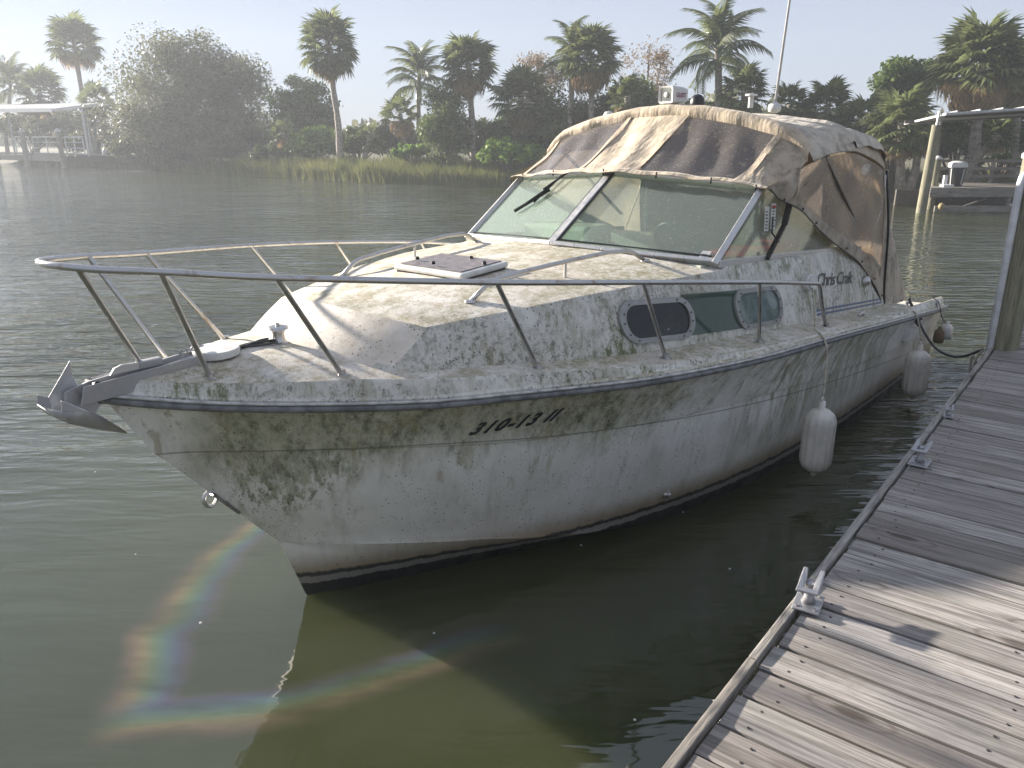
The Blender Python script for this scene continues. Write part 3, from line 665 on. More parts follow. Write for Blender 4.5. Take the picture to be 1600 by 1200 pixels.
# deck hatch
hz = lambda s, p: topz(s, p)
hc = [(.93, -.26), (.93, .28), (1.33, .27), (1.33, -.27)]
def hatch_box(c, dz0, dz1, ins):
    cs, cp = sum(a for a, b in c)/4, sum(b for a, b in c)/4
    q = [(a + (cs-a)*ins, b + (cp-b)*ins) for a, b in c]; return [P(a, b, hz(a, b)+dz0) for a, b in q] + [P(a, b, hz(a, b)+dz1) for a, b in q]
BF = [(0,3,2,1),(4,5,6,7),(0,1,5,4),(1,2,6,5),(2,3,7,6),(3,0,4,7)]
mk('hatch_gasket', hatch_box(hc, -.005, .012, .06), BF, M['black'], boat)
ht = mk('deck_hatch', hatch_box(hc, .012, .045, 0), BF, M['white'], boat, bevel=.014, seg=3)
mk('smoked_lid', hatch_box(hc, .044, .048, .13), BF, M['tintlid'], ht)
for a, b in ((.3, .14), (.14, .5), (.84, .55), (.6, .9)):
    q = P(.93 + .4*a, -.26 + .54*b, hz(1.1, .1)+.048); MB().lathe([(.012, 0), (.012, .012), (.006, .018), (0, .018)], 8, q).build('lid_knob', M['black'], ht, smooth=40)
# foredeck: locker lid, capstan, line, nav
zc0 = decke(-.36) + .065; lid = MB().lathe([(.098, 0), (.102, .02), (.098, .032), (.0, .036)], 28, P(-.35, -.0, zc0-.005), (-.03, 0, 1)).build('locker_lid', M['white'], boat, smooth=40)
zc1 = decke(-.03) + .068
cp = MB().lathe([(.045, 0), (.045, .008), (.034, .014), (.030, .03), (.028, .05), (.032, .062), (.032, .07), (.050, .074), (.046, .086), (.01, .092), (.01, .102), (0, .102)], 18, P(-.03, 0, zc1 - .004), (0, 0, 1)); cp.build('capstan', M['steel'], boat, smooth=40)
mb = MB(); 
for k in range(5):
    a = random.random()*2; q = [P(-.27 + .05*j + .01*random.random(), .02*math.sin(j + k) - .02 + .008*k, decke(-.2)+.075 + .008*(k % 2)) for j in range(5)]; mb.tube(smooth_path(q, 3), .006, 5)
tag(mb.build('anchor_line_tail', M['darkrope'], None), 'frayed dark line lying on the foredeck beside the capstan', 'rope'); bpy.data.objects['anchor_line_tail'].location = BO; bpy.data.objects['anchor_line_tail'].rotation_euler = (0, 0, BA)
# bow roller: aluminium channel
ro = MB(); z0, z1 = 1.425, 1.352
for sd, ln in ((1, -.965), (-1, -.92)):
    y = .045*sd
    ro.prism([P(-.36, y, 1.40), P(-.58, y, 1.330), P(-.955 if sd > 0 else -.90, y, 1.315), P(ln+.03, y, 1.375+.012), P(-.58, y, 1.405), P(-.36, y, 1.418)], P(0, .006*sd, 0))
ro.prism([P(-.36, -.045, 1.400), P(-.93, -.045, 1.352), P(-.93, .045, 1.352), P(-.36, .045, 1.400)], Vector((0, 0, .006)))
rol = ro.build('bow_roller', M['galv'], boat, bevel=.0015)
MB().lathe([(.02, -.04), (.012, 0), (.02, .04)], 12, P(-.88, 0, 1.375), (0, 1, 0)).build('roller_wheel', M['black'], rol, smooth=40)
MB().prism([P(-.70, .02, 1.40), P(-.82, .02, 1.40), P(-.80, .02, 1.425), P(-.77, .02, 1.435), P(-.70, .02, 1.43)], P(0, -.01, 0)).build('chain_guard', M['alu'], rol, bevel=.002)
MB().box((-.70, -.02, 1.395), (-.6, .02, 1.43)).build('pawl', M['galv'], rol, bevel=.006)
# anchor: a plough hung in the roller
an = empty('anchor', BO, BA, label='galvanised steel plough anchor hanging from the bow roller', cat='anchor')
c = Vector
def plate(pts, th, nm):
    a = [P(*q) for q in pts]; nrm = (a[1]-a[0]).cross(a[2]-a[0]).normalized(); return MB().prism(a, nrm*th).build(nm, M['galv'], an, bevel=.0015, seg=1)
plate([(-1.001, .006, 1.302), (-.985, .006, 1.37), (-.90, .006, 1.392), (-.50, .006, 1.425), (-.50, .006, 1.405), (-.80, .006, 1.365), (-.835, .006, 1.328), (-.893, .006, 1.254)], .012, 'shank')
plate([(-.928, -.06, 1.473), (-1.029, -.06, 1.343), (-1.023, -.05, 1.299), (-.947, -.035, 1.262), (-.915, -.035, 1.348), (-.931, -.055, 1.411)], .007, 'fluke')
plate([(-1.058, -.075, 1.362), (-1.062, -.075, 1.324), (-1.025, -.055, 1.296), (-1.022, -.055, 1.346)], .006, 'fluke_lip')
plate([(-1.025, .055, 1.357), (-1.029, .055, 1.315), (-.961, .065, 1.302), (-.911, .06, 1.272), (-.971, .062, 1.322), (-1.003, .058, 1.344)], .006, 'fluke_lip')
te = [(-1.062, -.075, 1.324), (-1.049, -.02, 1.306), (-1.025, .055, 1.313), (-.955, .065, 1.301), (-.905, .060, 1.271), (-.78, .0, 1.149)]
be = [(-1.045, -.055, 1.290), (-1.021, -.02, 1.268), (-.991, .0, 1.245), (-.924, .012, 1.210), (-.866, .012, 1.183), (-.782, .0, 1.143)]
le = [(-1.045, -.060, 1.290), (-1.02, -.06, 1.275), (-.985, -.055, 1.262), (-.92, -.045, 1.235), (-.866, -.03, 1.205), (-.782, -.0, 1.147)]
v = [P(*q) for q in te + be + le]
mk('fluke', v, [(i, i+1, i+7, i+6) for i in range(5)] + [(i+6, i+7, i+13, i+12) for i in range(5)], M['galv'], an, solid=.006, solid_off=0, smooth=12)
mb = MB(); tl_ = [P(-.52 + .0*k, 0, 1.43) for k in range(1)]
for k in range(4):
    c0 = P(-.50 + .026*k, .004*(-1)**k, 1.432 + .004*k*.5); a1_ = Vector((1, 0, 0)); b1_ = Vector((0, 1, 0)) if k % 2 else Vector((0, 0, 1))
    mb.tube([c0 + a1_*.018*math.cos(t) + b1_*.010*math.sin(t) for t in np.linspace(0, 2*math.pi, 11)], .0035, 5, False)
mb.build('chain', M['galv'], an, smooth=True)
# canvas top ------------------------------------------------------------
can = empty('canvas_canopy', (0, 0, 0)); can.parent = boat
def lower_edge(p):
    a = abs(p)/1.09; s = 2.735 + .27*a**1.15; z = 2.072 - .085*a**1.6; return Vector((s - .02, p, z + .007*math.sin(p*17) + .010*mnoise.noise((p*5, 1, 1))))
BOW = [(0, 2.515), (.3, 2.495), (.6, 2.445), (.85, 2.38), (.97, 2.335), (1.06, 2.27), (1.12, 2.20)]
def bowz(p, dz=0): return float(np.interp(abs(p), *zip(*BOW))) + dz
def front_pt(p, v):    # p at the panel seams runs nearly parallel, v 0 low .. 1 top
    lo = lower_edge(p); pt_ = p*1.045; hi = Vector((3.49, pt_, bowz(min(abs(pt_), 1.12)) - .045))
    q = lo.lerp(hi, v); sag = -.035*math.sin(v*math.pi)
    fold = .010*math.sin(p*26 + v*5)*math.sin(v*math.pi)
    return P(q[0] - fold, q[1], q[2] + sag + fold)
def front_panel(p0, p1, name, mat, n=10, v0=0., v1=1., lift=0):
    rows = [[front_pt(p0 + (p1-p0)*a, v) + Vector((-.006, 0, .008))*lift for a in np.linspace(0, 1, n)] for v in np.linspace(v0, v1, 12)]
    return grid(rows, name, mat, can, smooth=True)
front_panel(-1.07, -.96, 'canvas_panel', M['canvas'], 4)
front_panel(-.96, -.30, 'clear_window', M['vinyl'], 16, .06, .97)
front_panel(-.30, .17, 'canvas_panel', M['canvas'], 16)
front_panel(.17, .86, 'clear_window', M['vinyl'], 16, .06, .97)
front_panel(.86, 1.07, 'canvas_panel', M['canvas_dirty'], 8)
for a, b in ((-.975, -.94), (-.31, -.28), (.15, .19), (.84, .885)): front_panel(a, b, 'seam_tape', M['canvas'], 3, 0, 1, 1)
# lower hem with snaps
rows = []
for v in np.linspace(0, 1, 5): rows.append([front_pt(p, .085*v - .035) + Vector((-.010 - .006*math.sin(p*31), 0, .010)) for p in np.linspace(-1.09, 1.09, 70)])
grid(rows, 'hem', M['canvas'], can, smooth=True, solid=.004)
for p in (-.93, -.55, -.02, .36, .72, 1.0):
    q = front_pt(p, .0) + Vector((-.02, 0, .0)); MB().tube([q + Vector((.0, 0, .02)), q + Vector((-.005, 0, -.02))], .006, 6).build('snap_hook', M['black'], can, smooth=True)
# top band (front valance)
rows = []
pr = list(np.linspace(-1.12, 1.12, 60))
for ds, dz in ((-.012, -.060), (-.018, -.03), (-.012, .0), (.02, .022), (.09, .032)):
    rows.append([P(3.49 + ds + .006*math.sin(p*20), p, bowz(p, dz) + .004*mnoise.noise((p*9, dz*30, 0))) for p in pr])
grid(rows, 'top_band', M['canvas'], can, smooth=True)
# roof
BOX = [(0, 2.50), (.6, 2.475), (.9, 2.435), (1.02, 2.395), (1.09, 2.34), (1.12, 2.28)]
def roof_pt(s, p):
    k = min(1, max(0, (s - 3.62)/.32)); k = k*k*(3 - 2*k)
    z = bowz(p, .028)*(1-k) + float(np.interp(abs(p), *zip(*BOX)))*k
    z += float(np.interp(s, [3.58, 3.9, 4.28, 4.36, 4.44, 4.6, 5.05, 5.2, 5.3], [-.008, -.02, .0, -.01, -.055, -.035, -.075, -.12, -.22]))
    z -= .022*math.sin(min(1, max(0, (s - 3.7)/.6))*math.pi)*min(1, abs(p)*1.2)
    z -= .018*abs(math.sin(s*9 + p*1.5))*(abs(p) > .55)*.5
    w_ = float(np.interp(s, [3.58, 4.3, 4.45, 5.15, 5.3], [1.0, 1.03, 1.015, 1.03, 1.0]))
    return P(s, p*w_, z + .008*mnoise.noise((s*6, p*5, 2)))
for s0, s1, mt in ((3.58, 4.34, 'canvas_pale'), (4.34, 5.3, 'canvas_pale')):
    rows = [[roof_pt(s, p) for p in pr] for s in np.linspace(s0, s1, 14)]
    grid(rows, 'roof_panel', M[mt], can, smooth=True)
# side valances + piping
def edge_z(s): return float(np.interp(s, [3.49, 3.7, 4.0, 4.3, 4.45, 4.8, 5.0, 5.2], [2.165, 2.205, 2.225, 2.225, 2.21, 2.155, 2.11, 2.055]))
for sd in (1, -1):
    for s0, s1, mt in ((3.49, 4.36, 'canvas_pale'), (4.32, 5.25, 'canvas')):
        rows = []
        for f in np.linspace(0, 1, 6):
            r = []
            for s in np.linspace(s0, s1, 18):
                a = roof_pt(s, 1.08); top = a[2] - .02; pz = top + (edge_z(s) - .015 - top)*f
                r.append(P(s, sd*(1.075 + .075*f**.6 + (.01 if s0 < 4 else 0) + .008*math.sin(s*14)*f), pz + .0))
            rows.append(r)
        grid(rows, 'side_valance', M[mt], can, smooth=True)
    MB().tube([P(s, sd*1.162, edge_z(s) - .02) for s in np.linspace(3.49, 5.24, 30)], .006, 6).build('piping', M['canvas_dirty'], can, smooth=True)
# side curtains
ARC = [(2.95, 1.075, 1.985), (3.044, 1.10, 1.93), (3.30, 1.125, 1.86), (3.615, 1.14, 1.74), (4.237, 1.15, 1.50), (4.772, 1.175, 1.31), (5.05, 1.20, 1.13), (5.40, 1.235, .87)]
ARC = [tuple(q) for q in smooth_path(ARC, 5)]
REAR = [(5.20, 1.15, 2.05), (5.17, 1.15, 1.85), (5.155, 1.16, 1.62), (5.22, 1.18, 1.40), (5.33, 1.20, 1.2), (5.42, 1.24, .87)]
def top_line(t):  # from front lower corner up the bow and along the roof edge
    L = [(2.96, 1.075, 2.0), (3.22, 1.10, 2.07), (3.46, 1.135, 2.14), (3.8, 1.16, 2.19), (4.3, 1.16, 2.21), (4.8, 1.16, 2.14), (5.2, 1.155, 2.04)]
    L = [tuple(q) for q in smooth_path(L, 5)]; return L[min(len(L)-1, int(t*(len(L)-1)+.5))]
def lerp_curve(C, t): x = t*(len(C)-1); i = min(len(C)-2, int(x)); return Vector(C[i]).lerp(Vector(C[i+1]), x - i)
TL = [tuple(q) for q in smooth_path([(2.96, 1.075, 2.0), (3.22, 1.10, 2.07), (3.46, 1.135, 2.14), (3.8, 1.16, 2.19), (4.3, 1.16, 2.21), (4.8, 1.16, 2.14), (5.2, 1.155, 2.04)], 5)]
def side_cur(a, v, sd, off=0):
    lo, hi = lerp_curve(ARC, a), lerp_curve(TL, a); q = lo.lerp(hi, v); q[1] += off + .018*math.sin(v*math.pi)*math.sin(a*9) + .01*math.sin(a*23 + v*6)
    return P(q[0], q[1]*sd, q[2])
for sd in (1, -1):
    def sc(a0, a1, v0, v1, nm, mt, off=0, na=24, nv=9):
        rows = [[side_cur(a, v, sd, off) for a in np.linspace(a0, a1, na)] for v in np.linspace(v0, v1, nv)]
        grid(rows, nm, M[mt], can, smooth=True)
    sc(0, .26, 0, 1, 'canvas_panel', 'canvas_dirty')
    sc(.26, .97, .10, .97, 'clear_window', 'vinyl_side')
    sc(.24, 1, -.02, .14, 'curtain_hem', 'canvas_dirty', .006)
    sc(.955, 1, .1, 1, 'canvas_panel', 'canvas_dirty', .004, 4)
    sc(.252, .268, 0, 1, 'seam_tape', 'canvas_dirty', .008, 3)
    MB().tube([side_cur(a, -.02, sd, .008) for a in np.linspace(0, 1, 40)], .005, 6).build('piping', M['black'], can, smooth=True)
    MB().tube([side_cur(1, v, sd, .012) for v in np.linspace(0, 1, 12)], .010, 6).build('zip', M['black'], can, smooth=True)
    mb = MB()
    for a in (.2, .33, .45, .6, .72, .86, .96): q = side_cur(a, .02, sd, .014); mb.lathe([(.009, 0), (.009, .008), (0, .01)], 8, q, (0, -sd, 0))
    o = mb.build('snap', M['black'], can); o['kind'] = 'stuff'
    # frame bows seen through the vinyl
    MB().bar(P(4.73, sd*1.14, 1.575), P(3.712, sd*1.13, 2.19), .012, .035, (0, 1, 0)).build('canopy_bow', M['curtain_dark'], can)
    MB().bar(P(3.25, sd*1.11, 1.89), P(3.852, sd*1.135, 2.2), .010, .020, (0, 1, 0)).build('canopy_bow', M['curtain_dark'], can)
    MB().tube([P(4.9, sd*1.19, 1.42), P(5.13, sd*1.185, 1.78), P(5.16, sd*1.17, 2.0)], .007, 6).build('tie_strap', M['white'], can, smooth=True)
# aft curtain
AF_T = [(5.22, 1.155, 2.06), (5.27, 1.0, 2.20), (5.29, .5, 2.33), (5.30, 0, 2.36)]
AF_B = [(5.42, 1.25, .84), (6.40, 1.20, .76), (6.50, .6, .80), (6.50, 0, .80)]
rows = []
for v in np.linspace(0, 1, 8):
    r = [P(*(Vector(lerp_curve(AF_B, a)).lerp(lerp_curve(AF_T, a), v) + Vector((0, .02*math.sin(a*40)*math.sin(v*math.pi), 0)))) for a in np.linspace(0, 1, 30)]
    rows.append(r + [Vector((q[0], -q[1], q[2])) for q in r[-2::-1]])
grid(rows, 'aft_curtain', M['canvas_dirty'], can, smooth=True)
mb = MB()
for s in (5.6, 5.9, 6.2): mb.lathe([(.01, 0), (.01, .008), (0, .01)], 8, P(s, 1.26, .87 - (s-5.42)*.08), (0, -1, 0))
o = mb.build('snap', M['black'], can); o['kind'] = 'stuff'

# roof fittings
ctr = P(3.66, 0, 2.55)
def rr_box(cx, cy, hw, hh, r, n=5): 
    out = []
    for sx_, sy_, a0 in ((1, -1, -90), (1, 1, 0), (-1, 1, 90), (-1, -1, 180)):
        for k in range(n): a = R(a0 + 90*k/(n-1)); out.append((cx + sx_*(hw-r) + r*math.cos(a), cy + sy_*(hh-r) + r*math.sin(a)))
    return out
sl = empty('spotlight', P(3.62, -.02, 2.548)); sl.parent = boat; sl.rotation_euler = (0, 0, R(-12))
def ringbody(prof, nm, mat, par, sm_=35):
    v, f = [], []; nn = None
    for x, hw, hh, r in prof:
        pts = rr_box(0, .062, hw, hh, r); nn = len(pts); v += [Vector((x, a, b)) for a, b in pts]
    for k in range(len(prof)-1):
        for j in range(nn): f.append((k*nn+j, k*nn+(j+1) % nn, (k+1)*nn+(j+1) % nn, (k+1)*nn+j))
    f.append(tuple(range((len(prof)-1)*nn, len(prof)*nn))); return mk(nm, v, f, mat, par, smooth=sm_)
ringbody([(-.075, .052, .047, .012), (-.082, .058, .053, .014), (-.085, .070, .060, .018), (-.06, .074, .064, .02), (.05, .070, .058, .02), (.10, .060, .048, .02)], 'lamp_housing', M['white'], sl)
ringbody([(-.076, .053, .048, .012), (-.0755, .02, .02, .01)], 'lens', M['lens'], sl)
MB().lathe([(.022, 0), (.02, .004), (.004, .006)], 12, (-.078, 0, .062), (-1, 0, 0)).build('bulb', M['white'], sl, smooth=True)
MB().box((-.03, -.03, -.02), (.03, .03, .004)).build('lamp_foot', M['alu'], sl, bevel=.004)
mred = simple('red_print', (.25, .05, .12), .5)
text_on('GUEST', lambda x, y: Vector((-.05 + .12*x, -.0755, .045 + y)), .045, mred, 'lamp_print', sl, bold=.001)
MB().lathe([(.058, -.02), (.060, .0), (.058, .025), (.048, .05), (.028, .068), (.0, .073)], 20, P(4.02, -.02, 2.56)).build('compass_dome', M['black'], boat, smooth=True)
MB().lathe([(.02, 0), (.02, .085), (.048, .088), (.044, .10), (0, .104)], 16, P(4.05, .42, 2.52)).build('roof_vent', M['white'], boat, smooth=40)
MB().lathe([(.045, 0), (.045, .02), (.03, .045), (0, .05)], 16, P(3.62, -.6, 2.455)).build('roof_vent', M['white'], boat, smooth=40)
wb = MB().lathe([(.02, 0), (.045, .01), (.05, .035), (.045, .06), (.02, .075), (0, .078)], 16, P(4.08, .60, 2.48)); wb.build('antenna_mount', M['white'], boat, smooth=True)
MB().tube([P(4.08, .60, 2.50), P(4.60, .54, 5.6)], [.011, .005], 8).build('whip_antenna', M['white'], boat, smooth=True)
# stern fittings and cleats
def cleat_mb(o, ax_=(1, 0, 0), L=.09):
    o, ax_ = Vector(o), Vector(ax_); return MB().tube([o - ax_*L + Vector((0, 0, .022)), o - ax_*L*.4 + Vector((0, 0, .03)), o + ax_*L*.4 + Vector((0, 0, .03)), o + ax_*L + Vector((0, 0, .022))], [.006, .010, .010, .006], 8).tube([o - ax_*L*.35, o - ax_*L*.35 + Vector((0, 0, .03))], .009, 8).tube([o + ax_*L*.35, o + ax_*L*.35 + Vector((0, 0, .03))], .009, 8)
for s_, p_ in ((4.35, 1.36), (5.75, 1.36)):
    cleat_mb(P(s_, p_, decke(s_) + .002)).build('deck_cleat', M['steel'], boat, smooth=True)
MB().lathe([(.05, 0), (.045, .012), (0, .018)], 12, P(6.55, hb(6.5), .70), (0, -1, .2)).build('hull_lamp', M['steel'], boat, smooth=True)
MB().tube([P(6.3, -.2, .72), P(6.3, -.2, .80)], .012, 8).build('stern_pin', M['black'], boat, smooth=True)
MB().add([P(5.45, hb(5.5)-.02, .66), P(5.75, hb(5.7)-.02, .65), P(5.72, hb(5.7)-.02, .55), P(5.42, hb(5.5)-.02, .56)], [(0, 1, 2, 3)]).build('sticker', M['white'], boat, solid=.05, solid_off=0)
# ------------------------------------------------------------------ fenders and ropes
def fender(name, s, p, ztop, zbot, r, label):
    e = empty(name, G(s, p, (ztop+zbot)/2), BA, label=label, cat='fender', group='white fenders hanging on the hull')
    h = (ztop - zbot)/2; n = 48; prof = [(.012, h + .05), (.02, h + .045), (.022, h), (.05, h - .012), (r*.82, h - .04), (r*.97, h - .075), (r, h - .10)]
    prof += [(r, -h + .10), (r*.97, -h + .07), (r*.82, -h + .035), (r*.45, -h + .008), (.022, -h), (.018, -h - .025), (.004, -h - .035)]
    v, f = [], []
    for k, (rr, z) in enumerate(prof):
        for j in range(n):
            g = 1 - (.09 if (j % 4 == 0 and 5 <= k <= 8) else 0); a = 2*math.pi*j/n; v.append((rr*g*math.cos(a), rr*g*math.sin(a), z))
    for k in range(len(prof)-1):
        for j in range(n): f.append((k*n+j, k*n+(j+1) % n, (k+1)*n+(j+1) % n, (k+1)*n+j))
    mk('body', v, f, M['fender'], e, smooth=True)
    ring = [Vector((.018*math.cos(t), 0, h + .055 + .018*math.sin(t))) for t in np.linspace(0, 2*math.pi, 12)]
    MB().tube(ring, .006, 6, False).build('eye', M['fender'], e, smooth=True); return e
fender('fender', 2.93, 1.585, .62, .17, .103, 'larger white ribbed fender hanging amidships, nearer the bow')
fender('fender', 5.35, 1.60, .52, .09, .105, 'white ribbed fender hanging near the stern, second from the bow')
def rope(name, pts, r, mat, label, cat='rope'):
    o = MB().tube(smooth_path([G(*q) for q in pts], 8), r, 7).build(name, M[mat], None, smooth=True); return tag(o, label, cat)
rope('fender_rope', [(3.42, 1.27, 1.30), (3.30, 1.34, 1.18), (3.19, 1.40, decke(3.2)+.012), (3.10, 1.475, 1.055), (3.06, 1.53, .98), (3.0, 1.56, .85), (2.93, 1.585, .70)], .0065, 'rope', 'pale frayed rope from the round white fitting to the amidships fender')
rope('fender_rope', [(5.55, 1.36, .80), (5.50, 1.47, .82), (5.44, 1.53, .76), (5.36, 1.60, .60)], .006, 'rope', 'thin rope tying the stern fender to the side deck cleat')
tag(MB().lathe([(0, -.09), (.05, -.085), (.058, -.06), (.058, .02), (.04, .055), (.016, .065), (.016, .09), (0, .09)], 16, G(6.55, 1.56, .47)).build('float_buoy', M['white'], None, smooth=True), 'small white float hanging at the stern corner beside a brown jug', 'float')
tag(MB().lathe([(0, -.08), (.042, -.08), (.05, -.05), (.046, .03), (.02, .06), (.015, .08), (0, .08)], 14, G(6.35, 1.54, .46)).build('brown_jug', M['bottle'], None, smooth=True), 'small brown stained jug hanging at the stern corner beside the white float', 'jug')
rope('stern_float_rope', [(6.5, 1.38, .80), (6.5, 1.46, .74), (6.47, 1.51, .62), (6.5, 1.55, .55)], .005, 'darkrope', 'short dark cord holding the stern float and jug')

# ------------------------------------------------------------------ dock
DZ = .77
e0 = W(1060, 1200, z=DZ); e1 = W(1590, 495, z=DZ); dD = (e1 - e0).normalized(); dN = Vector((dD.y, -dD.x, 0)); DA = math.atan2(dD.y, dD.x)
dock = empty('wooden_dock', e0, DA, label='weathered grey plank dock with a thin edge strip in the right foreground', cat='dock')
# local: x along the edge, y = -dN (so planks run towards -y)
PW = .142; LEN = 2.6
me0 = None; planks = []
def plank_mesh(k):
    bm = bmesh.new(); nx = 7; rr = random.Random(k)
    tw = rr.uniform(-.002, .002)
    prof = [(-PW/2+.004, -.038), (PW/2-.004, -.038), (PW/2-.003, -.004), (PW/2-.008, 0), (-PW/2+.008, 0), (-PW/2+.003, -.004)]
    rings = []
    for i in range(nx):
        x = LEN*i/(nx-1); wob = rr.uniform(-.0012, .0012)
        rings.append([bm.verts.new((x, y + wob, z + (tw if z > -.01 else 0)*(y/PW*2) + rr.uniform(-.0006, .0006))) for y, z in prof])
    for a, b in zip(rings, rings[1:]):
        for j in range(6): bm.faces.new((a[j], a[(j+1) % 6], b[(j+1) % 6], b[j]))
    bm.faces.new(rings[0][::-1]); bm.faces.new(rings[-1]); me = bpy.data.meshes.new('plank'); bm.to_mesh(me); bm.free(); me.materials.append(M['wood']); return me
pms = [plank_mesh(k) for k in range(6)]
i0, i1 = -13, 62
nails = MB()
for i in range(i0, i1):
    o = bpy.data.objects.new('plank', pms[i % 6]); COL.objects.link(o); o.parent = dock
    dz = random.uniform(-.004, .003); o.location = (i*.1475, -.012 + random.uniform(-.006, .004), dz); o.rotation_euler = (random.uniform(-.004, .004), 0, -math.pi/2)
    for yy in (.09, .62, 1.2, 1.8):
        for dx in (-.038, .036):
            nails.lathe([(.0052, 0), (.0045, .0012)], 6, (i*.1475 + dx + random.uniform(-.008, .008), -.012 - yy + random.uniform(-.02, .02), dz + .0006))
o = nails.build('nail', M['nail'], dock); o['kind'] = 'stuff'
# edge strip, fascia, stringers
x = i0*.1475; k = 0
while x < i1*.1475:
    l = 2.45; MB().box((x, .0, -.03), (min(x + l - .006, i1*.1475), .030, .012)).build('edge_strip', M['beam'], dock, bevel=.004); x += l
MB().box((i0*.1475, -.030, -.26), (i1*.1475, -.001, -.042)).build('fascia_board', M['beam'], dock, bevel=.003)
for yy in (-.5, -1.2, -1.9, -2.5): MB().box((i0*.1475, yy-.03, -.26), (i1*.1475, yy+.02, -.045)).build('stringer', M['dark'], dock)
for xx in (-1.2, 1.9, 5.0, 8.4):
    for yy in (-.22, -2.3): MB().tube([(xx, yy, -1.4), (xx, yy, -.05)], .11, 12).build('dock_pile', M['dark'], dock, smooth=40)
# dock cleats (galvanised open-based)
def dock_cleat(x, y, rz, sc=1.0, lab=None):
    c_ = empty('dock_cleat', (x, y, .012), rz); c_.parent = dock; c_.scale = (sc,)*3
    if lab: c_['label'] = lab
    MB().box((-.062, -.045, 0), (.062, .045, .010)).build('base_plate', M['galv'], c_, bevel=.004)
    MB().tube([(0, 0, .008), (0, 0, .03), (0, 0, .075), (0, 0, .085)], [.026, .017, .015, .022], 14).build('stem', M['galv'], c_, smooth=True)
    mb = MB()
    mb.prism([(-.075, -.036, .078), (.0, -.036, .078), (.062, -.036, .092), (.062, -.020, .092), (.0, -.014, .078), (-.052, -.014, .078), (-.052, .014, .078), (0, .014, .078), (.062, .020, .092), (.062, .036, .092), (0, .036, .078), (-.075, .036, .078)], (0, 0, .012))
    mb.build('horn', M['galv'], c_, bevel=.004)
    mb = MB()
    for a in (-.045, .045):
        for b_ in (-.03, .03): mb.lathe([(.008, 0), (.008, .004), (.004, .006), (0, .006)], 8, (a, b_, .010))
    mb.build('bolt', M['steel'], c_, smooth=30)['kind'] = 'stuff'
def dl(u, v): q = W(u, v, z=DZ) - e0; return (q.dot(dD), -q.dot(dN))
dock_cleat(*dl(1262, 948), R(8), 1.0); dock_cleat(*dl(1436, 727), R(0)); dock_cleat(*dl(1481, 653), R(10), .6); dock_cleat(*dl(1572, 530), 0, .9); dock_cleat(*dl(1596, 492), 0)
# big mooring pile with cap and pipe
pb = W(1566, 548, z=DZ); 
pil = empty('mooring_pile', (pb.x + .06, pb.y + .10, 0), label='tall wooden mooring pile with white cap and pipe beside the near dock', cat='pile')
MB().tube([(0, 0, -1.2), (.0, 0, .8), (.005, 0, 2.18)], [.115, .108, .10], 18).build('post', M['pile'], pil, smooth=40)
MB().lathe([(.112, 0), (.112, .03), (.02, .10), (0, .105)], 18, (.005, 0, 2.16)).build('cap', M['pvc'], pil, smooth=40)
MB().tube([(-.115, -.03, -.2), (-.115, -.03, 1.98), (-.10, -.02, 2.03), (-.08, 0, 2.05)], .026, 10).build('conduit', M['pvc'], pil, smooth=True)
def wrope(name, pts, r, mat, label, cat='rope'):
    o = MB().tube(smooth_path(pts, 8), r, 7).build(name, M[mat], None, smooth=True); return tag(o, label, cat)
cl = W(1536, 546, Y=5.88)
wrope('mooring_line', [G(5.75, 1.36, .87), W(1430, 486, Y=7.08), W(1437, 505, Y=6.98), W(1447, 524, Y=6.85), W(1462, 544, Y=6.62), W(1485, 556, Y=6.38), W(1508, 556, Y=6.14), cl], .011, 'darkrope', 'grey mooring line drooping from the boat stern cleat to the dock')
wrope('mooring_line', [G(5.75, 1.36, .88), W(1428, 487, Y=7.06), W(1433, 500, Y=7.0), W(1438, 510, Y=6.95), W(1431, 503, Y=6.95), W(1440, 498, Y=6.98)], .012, 'darkrope', 'knotted dark rope tail hanging over the rub rail near the stern')
wrope('rope_coil', [cl, cl + Vector((-.06, -.02, -.1)), cl + Vector((-.03, -.03, -.28)), cl + Vector((.02, -.03, -.36)), cl + Vector((-.01, -.02, -.2)), cl + Vector((-.07, 0, -.05)), cl + Vector((-.05, .02, -.22)), cl + Vector((0, 0, -.3)), cl + Vector((.03, 0, -.1)), cl + Vector((.07, .02, -.02))], .009, 'rope', 'loose coil of pale rope hanging at the dock edge by the mooring pile')

# ------------------------------------------------------------------ covered dock across the water, right
def to_pt(u, v, Y): return W(u, v, Y=Y)
rd = empty('covered_dock', (13.6, 26.2, 0), 0, label='small weathered dock with a thin metal roof on the far bank at right', cat='dock')
RX, RY = 13.6, 26.2
def RP(x, y, z): return (x - RX, y - RY, z)
for i in range(15):
    y0 = 26.0 + i*.2; MB().box(RP(13.45 + i*.1, y0, .72), RP(18.2, y0 + .17, .76)).build('plank', M['beam'], rd)
for (x0, y0, z0, z1, wd) in ((13.42, 25.95, .47, .715, .05), (13.7, 26.05, .0, .19, .06)):
    MB().box(RP(x0, y0, z0), RP(18.2, y0 + wd, z1)).build('fascia_beam', M['beam'], rd, bevel=.01)
MB().box(RP(13.6, 26.0, .71), RP(13.68, 27, .5)).build('side_beam', M['beam'], rd)
for x, y, z, r in ((13.05, 25.65, 3.02, .15), (14.45, 28.2, 2.82, .14)):
    MB().tube([RP(x, y, -.6), RP(x+.04, y, .8), RP(x + .10, y, z - .35)], [r*1.02, r, r*.92], 12).build('pile', M['pile'], rd, smooth=40)
    MB().tube([RP(x + .10, y, z - .4), RP(x + .12, y, z + .05)], .04, 8).build('roof_post', M['alu'], rd, smooth=40)
